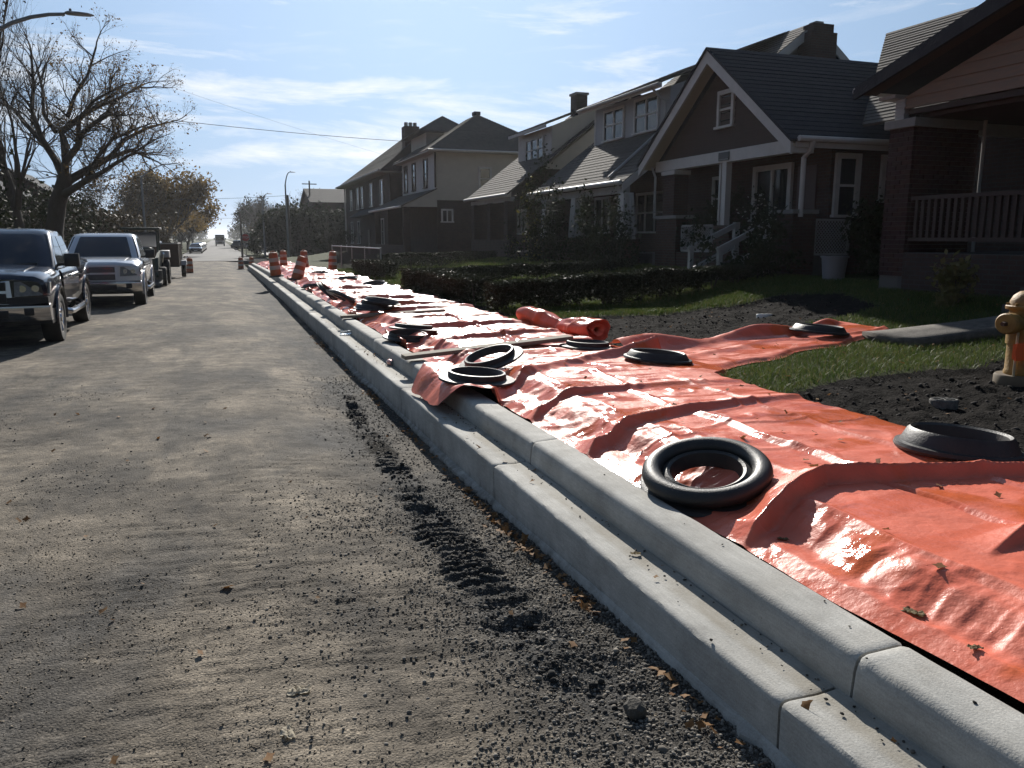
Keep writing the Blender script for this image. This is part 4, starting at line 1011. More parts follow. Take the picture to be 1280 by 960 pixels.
_ft = flange_ring(); _fb = flange_ring(big=True); _tt = tube_ring()
_used = set()
def ring(src, x, y, dz, rot, sc, label, z=None):
    o = src if src.name not in _used and src not in _used else copy_tree(src)
    _used.add(src)
    zz = (float(sheet_z(x, y)) if z is None else z) + dz
    put(o, (x + float(drift(y)), y, zz), rot, sc); tag(o, label, 'rubber ring', G_RING); return o
ring(_tt, 2.49, 3.70, .035, (R(9), R(-11), 0), (1.05, 1.05, 1.0), 'nearest ribbed tube ring lying on the sheet next to the kerb')
ring(_fb, 4.23, 3.60, .045, (R(3), R(3), 1), (1.05, 1.05, 1.5), 'wide cone shaped ring half on the dark soil at the right', z=.40)
ring(_ft, 2.20, 7.08, .0, (R(3), R(2), .5), 1.05, 'flat flanged ring resting over the kerb edge on bunched sheet', z=.44)
ring(_ft, 2.56, 7.75, .05, (R(3), R(-17), 0), 1.02, 'tilted flanged ring just beyond the one draped over the kerb', z=.46)
ring(_ft, 4.12, 8.75, .0, (R(2), R(2), 1.), 1.0, 'flanged ring by the free end of the long board')
ring(_fb, 4.36, 7.5, .0, (R(4), R(-2), 2.), 1.05, 'dark ring in the hollow in front of the raised sheet hump')
ring(_fb, 7.55, 8.75, .09, (R(2), R(-4), 2.6), 1.1, 'ring lying far out on the sheet strip across the grass', z=float(lawn_z(7.55, 9.02, False)) + .05)
for k, (dx, dy, t1, t2) in enumerate(((0, 0, 4, 0), (.06, .06, 7, 3), (.16, .02, 12, -4))):
    ring(_ft if k % 2 else _fb, 2.55 + dx, 14.45 + dy, .01 + .038 * k, (R(t1 * .6), R(t2), k), 1., ['bottom ring of the pile beyond the short board', 'middle ring of the pile beyond the short board', 'topmost ring of the pile beyond the short board'][k])
for k in range(2):
    ring(_ft, 2.36 + .10 * k, 10.75 + .08 * k, .045 + .04 * k, (R(4 - k), R(3 + 3 * k), k), 1., ['lower ring of the pair lying beside the kerb between the boards', 'upper ring of the pair lying beside the kerb between the boards'][k])
for x, y, rx, ry, lab in ((2.3, 18.9, 35, -25, 'ring standing tilted near the kerb behind the pile of rings'), (2.35, 17.0, 25, -15, 'leaning ring in a sheet hollow just past the pile of rings'), (2.4, 22.6, 6, 4, 'flat ring close to the kerb in front of the leaning drum'), (3.8, 25.8, 3, 3, 'far ring on the right side of the sheet near the fence'), (4.0, 22.3, 4, 2, 'far ring at the right sheet edge by the strip of lawn'), (3.4, 30.2, 3, 2, 'most distant ring on the sheet near the drums')):
    ring(_fb, x, y, .03 if rx < 20 else .14, (R(rx), R(ry), x * 9), 1., lab)
def board(a, b, label, w=.19, h=.045):
    a, b = Vector(a), Vector(b); mb = MB().bar(a, b, w, h); o = mb.build('wooden_board', M_WOOD, None, bevel=.004, world=False)
    c = (a + b) / 2
    for v in o.data.vertices: v.co -= c
    o.location = c; tag(o, label, 'board', 'boards laid across the sheet from the kerb')
board((1.90, 8.92, .415), (4.0, 9.0, .545), 'longer grey wooden board laid from the kerb across the sheet'); board((1.92, 14.1, .40), (3.75, 13.95, .47), 'shorter grey board on the kerb farther up the street')
def can():
    r = empty('drink_can', (1.915, 9.75, .2625), (R(90), 0, R(12)))
    MB().lathe([(.0, -.058), (.024, -.058), (.032, -.05), (.033, -.045), (.033, .042), (.026, .056), (.0, .056)], 20).build('can_body', mat('can_red', (.62, .16, .12), .35, (.7, .55, .5), 14, metal=.3), r, smooth=35, world=False)
    MB().lathe([(.0, .0565), (.024, .0575), (.026, .060), (.024, .062), (.0, .059)], 20).build('can_lid', M_METAL, r, smooth=35, world=False)
    r.location.z = .20 + .035
    tag(r, 'small red drink can lying in the gutter against the kerb', 'can')
def bottle():
    r = empty('plastic_bottle', (1.87, 13.1, .238), (R(90), 0, R(75)))
    m = mat('clear_plastic', (.75, .80, .85), .1, trans=.8)
    MB().lathe([(0, -.10), (.03, -.10), (.034, -.09), (.031, -.03), (.034, -.01), (.033, .05), (.014, .085), (.013, .10), (0, .10)], 18).build('bottle_body', m, r, smooth=40, world=False)
    MB().lathe([(0, .101), (.0155, .101), (.0155, .122), (0, .122)], 14).build('bottle_cap', M_WHITE, r, smooth=35, world=False)
    tag(r, 'clear plastic bottle lying in the gutter below the shorter board', 'bottle')
can(); bottle()
def sheet_roll():
    # rolled-up end of the sheet lying along its right edge, pinched in the middle
    ax = [(4.55, 11.95, .55), (4.62, 11.3, .52), (4.68, 10.85, .47), (4.76, 10.35, .50), (4.85, 9.95, .50)]; rr = [.155, .16, .10, .155, .165]
    P = []; n = 26; secs = []
    tt = np.linspace(0, 4, 33)
    for t in tt:
        i = min(3, int(t)); f = t - i; f = f * f * (3 - 2 * f)
        c = Vector(ax[i]).lerp(Vector(ax[i + 1]), f); r0 = rr[i] + (rr[i + 1] - rr[i]) * f
        q = []
        for k in range(n):
            a = 2 * PI * k / n; rad = r0 * (1 + .10 * math.sin(3 * a + t * 1.4) + .07 * math.sin(7 * a - t * 2.2) * math.sin(t * 3) + .05 * math.sin(t * 9 + 2 * a))
            q.append((c.x + rad * math.cos(a) * 1.15, c.y, c.z + rad * math.sin(a) * .9))
        secs.append(q)
    mb = MB().loft(secs, cap=False); e = ax[-1]; pts = []
    o0 = secs[-1]; ins = [[(e[0] + (p[0] - e[0]) * k, p[1] + d, e[2] + (p[2] - e[2]) * k) for p in o0] for k, d in ((.94, -.005), (.86, .09), (.55, .12), (.50, .0), (.30, .02), (.22, .14))]
    mb.loft([o0] + ins, cap=False); i0 = secs[0]; mb.loft([i0, [(ax[0][0] + (p[0] - ax[0][0]) * .2, p[1] - .04, ax[0][2] + (p[2] - ax[0][2]) * .2) for p in i0]])
    o = mb.build('rolled_sheet', M_SHEET, None, smooth=60); tag(o, 'rolled up bundle of orange plastic sheet at the foot of the hedge', 'sheet roll')
sheet_roll()
def hydrant():
    x, y = 7.3, 5.6; z = float(lawn_z(x, y, False)) - .02; r = empty('fire_hydrant', (x, y, z), (0, 0, R(4)))
    r.scale = (1.22, 1.22, 1.04); tag(r, 'yellow fire hydrant with orange tape at the right edge of the soil', 'hydrant')
    B = lambda mb, n, m=M_YEL, s=40, bv=0: mb.build(n, m, r, smooth=s, world=False, bevel=bv)
    B(MB().lathe([(.0, -.05), (.185, -.05), (.19, .02), (.19, .10), (.18, .115), (0, .115)], 32), 'base_flange', mat('hydrant_base', (.10, .075, .05), .8, (.16, .12, .07), 8))
    B(MB().lathe([(.0, .116), (.125, .116), (.128, .14), (.12, .16), (.12, .52), (.128, .56), (.128, .72), (.0, .72)], 32), 'barrel')
    B(MB().lathe([(.0, .7205), (.155, .7205), (.158, .728), (.158, .752), (.150, .760), (0, .760)], 32), 'bonnet_flange')
    B(MB().lathe([(.0, .761), (.135, .761), (.13, .80), (.108, .85), (.07, .885), (.04, .893), (.0, .893)], 32), 'bonnet')
    B(MB().lathe([(.0, .8935), (.036, .8935), (.034, .92), (.018, .925), (.018, .955), (0, .955)], 5), 'operating_nut', s=20)
    bolts = None
    for k in range(8):
        a = 2 * PI * k / 8
        if bolts is None: bolts = B(MB().lathe([(0, .7605), (.012, .7605), (.012, .78), (0, .78)], 6, (.145, 0, 0)), 'bolt', s=20)
        else:
            o = bolts.copy(); C.objects.link(o); o.rotation_euler.z = a
    # nozzles: big one to the left of the view, one toward the viewer
    for (ax, c0, rad, nm) in (('x', (-.12, 0, .60), .085, 'pumper_nozzle'), ('y', (.02, -.12, .62), .065, 'hose_nozzle'), ('x', (.12, 0, .62), .065, 'hose_nozzle')):
        s = -1 if c0[0] < 0 or c0[1] < 0 else 1
        o = B(MB().lathe([(0, 0), (rad * .85, 0), (rad * .85, s * .05), (rad * 1.12, s * .055), (rad * 1.15, s * .07), (rad * 1.15, s * .115), (rad * 1.0, s * .13), (0, s * .135)], 28, c0, axis=ax), nm)
        e = Vector(c0) + (Vector((s * .134, 0, 0)) if ax == 'x' else Vector((0, s * .134, 0)))
        nn = MB().lathe([(0, 0), (.024, 0), (.02, s * .035), (0, s * .035)], 5, e, axis=ax).build('cap_nut', mat('rusty_nut', (.10, .05, .03), .8), o, world=False)
    # tape and a pale marker rod tied to the side
    B(MB().lathe([(.1295, .40), (.133, .402), (.133, .54), (.1295, .542)], 32, close=True), 'stripe_band', M_YEL)
    B(MB().tube([(-.15, -.04, .08), (-.15, -.04, .52)], .010, 8), 'marker_rod', mat('pale_rod', (.45, .36, .22), .7))
    B(MB().add([(-.175, -.065, .26), (-.11, -.095, .27), (-.105, -.09, .40), (-.12, -.10, .43), (-.172, -.06, .42), (-.178, -.055, .34)], [(0, 1, 2, 3, 4, 5)]).add([(-.175, -.06, .26), (-.178, -.03, .28), (-.178, -.03, .41), (-.172, -.055, .42)], [(0, 1, 2, 3)]), 'orange_tape', M_OTAPE)
hydrant()
def lid(name, x, y, rad, label, m, h=.03):
    z = float(lawn_z(x, y, False)) + .012; r = empty(name, (x, y, z), (R(-3), R(3), .4)); tag(r, label, 'cover')
    MB().lathe([(0, -.06), (rad * .97, -.06), (rad, h - .012), (rad - .008, h), (rad * .86, h), (rad * .84, h - .005), (0, h - .004)], 32).build('cover_rim', m, r, smooth=35, world=False)
    for k in range(6):
        a = k * PI / 3
        MB().bar((math.cos(a) * rad * .2, math.sin(a) * rad * .2, h), (math.cos(a) * rad * .75, math.sin(a) * rad * .75, h), .012, .008).build('cover_rib', m, r, world=False)
lid('valve_cover', 5.83, 5.15, .115, 'small round grey valve cover standing in the dark soil', mat('cover_iron', (.17, .165, .15), .85, (.07, .067, .06), 26, bump=.5, bscale=80, contrast=1.5), .045)
lid('plastic_cover', 8.55, 11.25, .13, 'white plastic lid on the bare soil before the bungalow', mat('lid_white', (.75, .74, .70), .5), .02)
def bucket():
    r = empty('white_bucket', (11.7, 13.25, float(lawn_z(11.7, 13.25, False))))
    m = mat('bucket_plastic', (.20, .20, .215), .5)
    MB().lathe([(0, .0), (.20, .0), (.25, .50), (.255, .50), (.26, .52), (.245, .52), (.195, .015), (0, .015)], 28).build('pail', m, r, smooth=40, world=False)
    MB().lathe([(.252, .505), (.275, .505), (.275, .535), (.25, .535)], 28, close=True).build('rim', m, r, smooth=40, world=False)
    MB().tube([(.265 * math.cos(a), .05, .51 - .2 * math.sin(a)) for a in np.linspace(0, PI, 12)], .006, 6).build('bail_handle', M_METAL, r, world=False)
    tag(r, 'pale plastic bucket on the ground below the bungalow side lattice', 'bucket')
bucket()
# ---------------------------------------------------------------- traffic drums
M_DRO = mat('drum_orange', (.40, .10, .022), .55, (.28, .07, .02), 5); M_DRW = mat('drum_white', (.46, .42, .38), .5, (.34, .31, .28), 5)
def drum():
    r = empty('traffic_drum'); H = 1.0
    def rad(z): return .235 - .055 * z + (0 if int(z * 4.2) % 2 else -.006)
    zs = [.05, .30, .46, .62, .78, .96]
    for k in range(5):
        a, b = zs[k], zs[k + 1]
        MB().lathe([(rad(a) - .004, a + .001), (rad(a) + .004, a + .012), (rad(b) + .004, b - .012), (rad(b) - .004, b - .001)], 24).build('orange_band' if k % 2 == 0 else 'white_band', M_DRO if k % 2 == 0 else M_DRW, r, smooth=40)
    MB().lathe([(.178, .9605), (.17, .99), (.12, 1.0), (0, 1.0)], 24).build('drum_top', M_DRO, r, smooth=40)
    MB().tube([(-.07, 0, 1.0), (-.07, 0, 1.06), (.07, 0, 1.06), (.07, 0, 1.0)], .015, 8).build('drum_handle', M_DRO, r, smooth=40)
    MB().lathe([(.245, .0), (.31, .0), (.315, .03), (.29, .06), (.25, .065)], 24, close=True).build('drum_base', M_RUB, r, smooth=40)
    return r
_d = drum()
DR = [(1.95, 31.0, 0, (0, R(-6), 0), 'leftmost orange and white drum leaning by the kerb'), (2.45, 28.6, .02, (R(-6), R(17), 0), 'orange drum tipped steeply to the right at the near kerb'),
      (3.95, 41.0, 0, (0, R(-2), 0), 'orange drum standing upright past the tipped one'), (3.2, 44.5, 0, (0, 0, 0), 'far orange drum showing above the tipped drum'),
      (4.9, 38.0, 0, (0, R(2), 0), 'dark shaded drum beside the chain link fence'), (1.5, 63.5, None, (0, 0, 0), 'far drum standing on the road at the crossing'),
      (2.3, 64.5, None, (0, 0, 0), 'far drum at the end of the kerb by the crossing'), (-1.65, 51.0, None, (0, R(2), 0), 'lone striped drum on the left past the trailer')]
for i, (x, y, dz, rot, lab) in enumerate(DR):
    o = _d if i == 0 else copy_tree(_d)
    z = float(road_z(x, y, False)) if dz is None else float(sheet_z(x, y, False)) - .06 + dz
    put(o, (x, y, z), rot, .88); tag(o, lab, 'traffic drum', 'orange traffic drums along the works')
# ---------------------------------------------------------------- chain link fence
def chain_fence():
    r = empty('chain_link_fence', (6.0, 39, .3)); tag(r, 'low chain link fence with pale posts beside the far lawn', 'fence')
    ys = [46.4, 42.8, 39.2, 35.6, 31.9]
    for y in ys: MB().tube([(6, y, -.1), (6, y, 1.36 + .01 * (y < 40))], .03, 8).build('post', M_METAL, r, smooth=40)
    MB().tube([(6, 46.4, 1.30), (6, 31.9, 1.33)], .022, 8).build('top_rail', M_METAL, r, smooth=40)
    mb = MB()
    for s in (1, -1):
        k = 31.9 - 1.2
        while k < 46.4:
            a = (6, k, .15 if s > 0 else 1.28); b = (6, k + 1.13, 1.28 if s > 0 else .15)
            if a[1] > 31.8 and b[1] < 46.5: mb.bar(a, b, .006, .006)
            k += .09
    o = mb.build('wire_mesh', mat('dull_wire', (.06, .06, .058), .7), r); o['kind'] = 'stuff'
chain_fence()
# ---------------------------------------------------------------- lamps, poles, sign, wires
M_POLE = mat('lamp_grey', (.22, .23, .24), .55, metal=.3); M_WPOLE = mat('pole_wood', (.06, .05, .042), .9, (.09, .075, .06), 6)
def street_lamp(base, head, label, arm_r=.05, top=None):
    x, y, z = base; r = empty('street_lamp', base); tag(r, label, 'street lamp', 'lamps along the street'); hx, hz = head
    s = 1 if hx > x else -1
    MB().tube([(x, y, z), (x, y, z + (hz - z) * .5), (x, y, hz - 1.2)], [.11, .09, .07], 12).build('pole', M_POLE, r, smooth=40)
    dx = hx - x; arm = [(x + dx * t, y, hz - 1.2 + 1.2 * (1 - (1 - t) ** 2.4)) for t in (0, .15, .3, .45, .6, .75, .88)]
    MB().tube(arm, [.06, .055, .05, .048, .045, .042, .04], 10).build('arm', M_POLE, r, smooth=40)
    a = arm[-1]; L = .62
    MB().loft([[(a[0] + s * q, y + w * .14 * math.cos(t), a[2] + .02 + h * (.055 * math.sin(t) if math.sin(t) > 0 else .03 * math.sin(t))) for t in np.linspace(0, 2 * PI, 13)[:-1]] for q, w, h in ((0, .35, .6), (.06, .8, 1), (.3, 1, 1), (.5, .85, .8), (L, .25, .3))]).build('lamp_head', M_POLE, r, smooth=40)
    MB().lathe([(0, 0), (.03, 0), (.03, .06), (0, .07)], 10, (a[0] + s * .12, y, a[2] + .07)).build('photocell', M_POLE, r, smooth=40)
street_lamp((-5.3, 22.5, .0), (-2.75, 6.92), 'nearest grey street lamp whose arm reaches in at the top left'); street_lamp((-5.6, 74, -.4), (-2.9, 7.75), 'second grey street lamp rising behind the bare tree')
street_lamp((5.0, 97, -.4), (5.55, 6.6), 'slim lamp standing right of the stop sign beyond the crossing'); street_lamp((6.6, 84.5, -.4), (7.1, 8.1), 'lamp on a tall pole before the dark corner building')
def pole(x, y, h, label, r0=.16, cross=True):
    z = float(dip(y)); r = empty('utility_pole', (x, y, z)); tag(r, label, 'utility pole')
    MB().tube([(x, y, z), (x, y, z + h)], [r0, r0 * .65], 10).build('shaft', M_WPOLE, r, smooth=40)
    if cross: MB().bar((x - .9, y, z + h - .4), (x + .9, y, z + h - .4), .09, .11).build('crossarm', M_WPOLE, r)
pole(1.95 + .6, 98, 5.1, 'wooden utility pole left of the stop sign', .13, False); pole(7.0, 87.5, 6.6, 'stout wooden pole at the corner before the dark building', .19, False)
pole(11.2, 106, 9.3, 'distant pole poking above the roof of the dark building', .14)
def stop_sign():
    x, y, z = 3.0, 98.5, -.50; r = empty('stop_sign', (x, y, z)); tag(r, 'red octagonal stop sign on a thin post past the crossing', 'sign')
    MB().tube([(x, y, z), (x, y, z + 2.7)], .035, 8).build('post', M_METAL, r, smooth=40)
    oc = lambda R_, d: [(x + R_ * math.cos(PI / 8 + k * PI / 4), y - d, z + 2.25 + R_ * math.sin(PI / 8 + k * PI / 4)) for k in range(8)]
    MB().prism(oc(.50, .04), (0, -.01, 0)).build('border', M_WHITE, r); f = MB().prism(oc(.45, .051), (0, -.006, 0)).build('sign_face', mat('sign_red', (.42, .03, .03), .5), r)
    cu = bpy.data.curves.new('lettering', 'FONT'); cu.body = 'STOP'; cu.size = .33; cu.align_x = 'CENTER'; cu.align_y = 'CENTER'; cu.extrude = .003
    t = bpy.data.objects.new('lettering', cu); C.objects.link(t); bpy.context.view_layer.update()
    me = bpy.data.meshes.new_from_object(t.evaluated_get(bpy.context.evaluated_depsgraph_get())); bpy.data.objects.remove(t); o = bpy.data.objects.new('lettering', me); C.objects.link(o)
    me.materials.append(M_WHITE); o.parent = f; o.rotation_euler = (R(90), 0, 0); o.location = (0, -.062, 2.25)
stop_sign()
def wire(a, b, sag, label, r=.012):
    a, b = Vector(a), Vector(b); pts = [a.lerp(b, t) - Vector((0, 0, sag * 4 * t * (1 - t))) for t in np.linspace(0, 1, 18)]
    o = MB().tube(pts, r, 5).build('overhead_wire', mat('wire_black', (.03, .03, .032), .6), None, smooth=60); tag(o, label, 'wire')
wire((-11, 52, 9.2), (12.6, 56, 8.2), .25, 'black overhead wire crossing the street in front of the cloud bank', .016)
wire((-9, 40, 10.6), (12, 58, 7.3), .2, 'thinner wire sloping down from the bare tree to the tall house', .0045)
wire((-12, 97, 6.0), (7, 87.5, 6.0), .3, 'far wire strung between corner poles over the crossing', .016); wire((-12, 130, 4.6), (11, 106, 4.4), .2, 'lowest far wire above the parked cars', .016)
# ================================================================= vehicles
M_PAINTD = mat('navy_paint', (.012, .015, .028), .22, coat=1., spec=.5); M_PAINTS = mat('silver_paint', (.62, .63, .65), .25, metal=.35, coat=1.)
M_CHROME = mat('chrome', (.62, .62, .64), .13, metal=1.); M_BLACKP = mat('black_plastic', (.018, .018, .019), .5); M_TYRE = mat('tyre_rubber', (.018, .018, .018), .85, (.035, .033, .03), 12, bump=.3, bscale=50)
M_LAMP = mat('headlamp_glass', (.16, .165, .17), .08, (.05, .05, .055), 14, coat=1.); M_CGLASS = mat('car_glass', (.012, .014, .018), .04, spec=.7, coat=.5); M_PLATE = mat('plate_white', (.62, .62, .62), .5)
def rrect(x0, x1, y0, y1, z, r, n=4):
    q = []
    for cx, cy, a0 in ((x1 - r, y0 + r, -90), (x1 - r, y1 - r, 0), (x0 + r, y1 - r, 90), (x0 + r, y0 + r, 180)):
        for k in range(n + 1):
            a = R(a0 + 90 * k / n); q.append((cx + r * math.cos(a), cy + r * math.sin(a), z))
    return q
def wheel(root, x, y, rad, w, side, rim_m):
    s = side
    t = empty('wheel', (x, y, rad)); t.parent = root
    o = MB().lathe([(rad * .62, -w / 2 + .02), (rad * .70, -w / 2), (rad * .93, -w / 2), (rad, -w / 2 + .04), (rad, w / 2 - .04), (rad * .93, w / 2), (rad * .70, w / 2), (rad * .62, w / 2 - .02)], 32, axis='x', close=True).build('tyre', M_TYRE, t, smooth=40, world=False)
    MB().lathe([(rad * .60, -w / 2 + .02), (rad * .615, w / 2 - .015), (rad * .56, w / 2 - .02), (rad * .52, w / 2 - .09), (0, w / 2 - .09)] if s > 0 else [(rad * .60, w / 2 - .02), (rad * .615, -w / 2 + .015), (rad * .56, -w / 2 + .02), (rad * .52, -w / 2 + .09), (0, -w / 2 + .09)], 32, axis='x').build('rim', rim_m, t, smooth=40, world=False)
    mb = MB()
    for k in range(5):
        a = 2 * PI * k / 5 + .3; mb.bar((s * (w / 2 - .045), .05 * math.cos(a), .05 * math.sin(a)), (s * (w / 2 - .03), rad * .57 * math.cos(a), rad * .57 * math.sin(a)), .085, .03, up=(1, 0, 0))
    mb.lathe([(0, s * (w / 2 - .05)), (.075, s * (w / 2 - .05)), (.065, s * (w / 2 - .005)), (0, s * (w / 2))], 16, axis='x')
    mb.build('spokes', rim_m, t, smooth=35, world=False)
def carve(o, cuts):
    """cut wheel arches out of a body with cylinders across it"""
    for (y, z, rad, wd) in cuts:
        c = MB().lathe([(rad, -wd), (rad, wd)], 28, (0, y, z), axis='x').build('cutter', None, None, world=False)
        md = o.modifiers.new('b', 'BOOLEAN'); md.operation = 'DIFFERENCE'; md.object = c; md.solver = 'EXACT'
        bpy.context.view_layer.update(); me = bpy.data.meshes.new_from_object(o.evaluated_get(bpy.context.evaluated_depsgraph_get()))
        o.modifiers.clear(); old = o.data; o.data = me; bpy.data.meshes.remove(old); bpy.data.objects.remove(c)
    smooth_mesh(o.data, 32)
def body_sec(y, w, zb, zs, zt, cr=.02, tuck=.93, inw=.82):
    h = [(w * tuck, zb), (w * .985, zb + .10), (w, zb + (zs - zb) * .55), (w * .985, zs - .06), (w * .955, zs), (w * inw, zt), (w * .45, zt + cr)]
    return [(x, y, z) for x, z in h] + [(-x, y, z) for x, z in h[::-1]]
def pickup(name, label, paint, loc, rot, tall=1.0, second=False):
    r = empty(name, loc, rot); tag(r, label, 'pickup truck', 'pickups parked on the left')
    B = lambda mb, n, m, p=None, s=35, bv=0: mb.build(n, m, p or r, smooth=s, world=False, bevel=bv)
    W_, zb = 1.0, .56
    st = [(.05, .90, .66, 1.06, 1.10), (.10, .955, .62, 1.10, 1.16), (.22, .985, .58, 1.13, 1.20), (.6, 1.0, zb, 1.16, 1.235), (1.1, 1.0, zb, 1.18, 1.265), (1.45, .995, zb, 1.20, 1.285), (1.5, .99, zb, 1.215, 1.25), (2.5, .99, zb, 1.22, 1.255), (3.72, .99, zb, 1.225, 1.26), (3.73, .995, zb, 1.29, 1.33), (4.9, 1.0, zb, 1.30, 1.335), (5.62, .985, zb, 1.30, 1.335), (5.72, .95, .62, 1.26, 1.30)]
    body = B(MB().loft([body_sec(y, w, a, s, t) for y, w, a, s, t in st]), 'body', paint)
    FW, RW, WR = 1.02, 4.62, .42
    carve(body, [(FW, WR + .02, .50, 1.2), (RW, WR + .02, .50, 1.2)])
    if len(body.data.materials) == 0: body.data.materials.append(paint)
    # hood dome
    B(MB().loft([[(x * k, y, z + .035 * (1 - x * x)) for x in (-.60, -.52, -.2, .2, .52, .60)] + [(.60 * k, y, z - .04), (-.60 * k, y, z - .04)] for y, z, k in ((.2, 1.165, 1.), (.5, 1.235, 1.02), (1., 1.27, 1.05), (1.42, 1.295, 1.1))]), 'hood_bulge', paint)
    # cab
    G = [(1.23, 1.30, 3.72, .925, .12), (1.52, 1.66, 3.66, .865, .14), (1.80, 2.03, 3.56, .785, .16), (1.885, 2.17, 3.46, .735, .18), (1.925, 2.36, 3.32, .62, .22), (1.935, 2.6, 3.1, .4, .2)]
    B(MB().loft([rrect(-w, w, a, b, z, q, 5) for z, a, b, w, q in G]), 'cab', paint)
    def gz(z):
        for k in range(len(G) - 1):
            if G[k][0] <= z <= G[k + 1][0]:
                t = (z - G[k][0]) / (G[k + 1][0] - G[k][0]); return [G[k][i] + (G[k + 1][i] - G[k][i]) * t for i in range(5)]
    # windscreen
    secs = []
    for z in (1.285, 1.4, 1.52, 1.66, 1.80, 1.835):
        _, a, b, w, q = gz(z); secs.append([(x * (w - q * .26), a - .014 + q * .28 * abs(x) ** 5, z) for x in np.linspace(-1, 1, 9)])
    B(MB().loft(secs, closed=False), 'windscreen', M_CGLASS)
    B(MB().bar((-.5, 1.36, 1.305), (.1, 1.38, 1.31), .02, .02), 'wiper', M_BLACKP); B(MB().bar((.05, 1.36, 1.305), (.65, 1.40, 1.33), .02, .02), 'wiper', M_BLACKP)
    for s in (1, -1):
        for y0, y1, tri in ((1.72, 2.58, .38), (2.66, 3.46, 0)):
            p = []
            for z in (1.275, 1.45, 1.62, 1.80):
                _, a, b, w, q = gz(z); lo = max(y0, a + .16 + q * .3) if tri else y0; hi = min(y1, b - .17)
                p.append([(s * (w + .006), lo, z), (s * (w + .006), hi, z)])
            B(MB().loft(p, closed=False), 'side_window', M_CGLASS)
    # doors: proud skins with shut lines and handles
    for s in (1, -1):
        for y0, y1 in ((1.56, 2.60), (2.615, 3.60)):
            sec = []
            for y in (y0, (y0 + y1) / 2, y1):
                h = [(W_ * .985 + .0, zb + .14), (1.001, zb + .30), (1.004, 1.0), (.992, 1.15), (.960, 1.212)]
                if y1 > 3.5 and y == y1: h = [(a, max(z, zb + .14)) for a, z in h]
                sec.append([(s * (x + .004), y, z) for x, z in h])
            d = B(MB().loft(sec, closed=False), 'door', paint)
            B(MB().bar((s * 1.015, y1 - .26, 1.075), (s * 1.015, y1 - .06, 1.08), .035, .035), 'handle', M_CHROME if not second else M_BLACKP, d)
        B(MB().loft([rrect(s * 1.05 - .03, s * 1.05 + .21, 1.70 + k, 1.86 - k * .5, z, .03, 2) if s > 0 else rrect(-1.26, -1.02, 1.70 + k, 1.86 - k * .5, z, .03, 2) for z, k in ((1.26, .02), (1.30, 0), (1.45, .0), (1.49, .03))]), 'mirror', M_BLACKP)
        B(MB().bar((s * .9, 1.78, 1.29), (s * 1.06, 1.78, 1.31), .06, .05), 'mirror_arm', M_BLACKP)
        B(MB().tube([(s * .93, 1.62, .50), (s * 1.05, 1.70, .47), (s * 1.06, 2.0, .46), (s * 1.06, 3.3, .46), (s * 1.05, 3.6, .47), (s * .93, 3.72, .5)], .055, 10), 'side_step', M_CHROME)
        # flares
        for yy in (FW, RW):
            arc = [(s * (.985 + .02), yy + .515 * math.cos(a), WR + .03 + .515 * math.sin(a)) for a in np.linspace(-.15, PI + .15, 18)]
            B(MB().tube(arc, .03, 6), 'wheel_arch', paint if second else M_BLACKP if False else paint)
    # front end
    B(MB().box(-.985, .985, .12, .5, .40, .62), 'under_panel', M_BLACKP)
    gs = MB(); gs.loft([[(-.40, -.0 + y, .70), (.40, y, .70), (.47, y, .80), (.45, y + .03, 1.10), (.40, y + .05, 1.14), (-.40, y + .05, 1.14), (-.45, y + .03, 1.10), (-.47, y, .80)] for y in (.11, .02)])
    g = B(gs, 'grille_surround', M_CHROME if not second else paint)
    for z0, z1 in ((.76, .90), (.945, 1.08)):
        for x0, x1 in ((-.39, .39),):
            op = B(MB().box(x0, x1, .008, .03, z0, z1), 'grille_opening', M_BLACKP, g, bv=.006)
            for k in range(1, 4): B(MB().box(x0 + .02, x1 - .02, .002, .009, z0 + (z1 - z0) * k / 4 - .005, z0 + (z1 - z0) * k / 4 + .005), 'grille_bar', M_CHROME if second else M_BLACKP, g)
    for s in (1, -1):
        hl = B(MB().loft([[(s * .50, y, .845), (s * .88, y + .015, .865), (s * .985, y + .12, .89), (s * .985, y + .20, 1.06), (s * .90, y + .045, 1.09), (s * .52, y, 1.085)] for y in (.16, .015)]), 'headlight', M_LAMP)
        for xx in (.62, .80): B(MB().lathe([(0, .0), (.055, 0), (.06, .01), (0, .03)], 14, (s * xx, .012 + (xx - .5) * .05, .97), axis='y'), 'reflector', M_CHROME, hl)
    # bumper
    bp = B(MB().loft([[(x, y + .10 * abs(x) ** 3, z) for y, z in ((-.06, .50), (-.10, .60), (-.09, .70), (-.02, .73), (.10, .73), (.10, .46), (-.02, .46))] for x in np.linspace(-.99, .99, 13)]), 'front_bumper', M_CHROME)
    B(MB().box(-.42, .42, -.115, -.07, .52, .64), 'lower_intake', M_BLACKP, bp, bv=.01)
    for s in (1, -1):
        B(MB().box(s * .70 - .07, s * .70 + .07, -.085, -.04, .55, .67), 'fog_lamp', M_BLACKP, bp, bv=.015)
    B(MB().box(-.97, .97, .02, .2, .735, .835), 'fascia_strip', M_BLACKP if not second else paint)
    if second: B(MB().box(-.65, -.35, -.112, -.10, .50, .64), 'number_plate', M_PLATE, bp)
    B(MB().box(-.9, .9, 5.70, 5.80, .55, .72), 'rear_bumper', M_CHROME)
    for s in (1, -1): B(MB().box(s * .89 - .06, s * .89 + .04, 5.66, 5.745, .95, 1.25), 'tail_light', mat('lamp_red', (.4, .01, .01), .2))
    rim = M_CHROME
    for s in (1, -1):
        for y in (FW, RW): wheel(r, s * .87, y, WR, .28, s, rim)
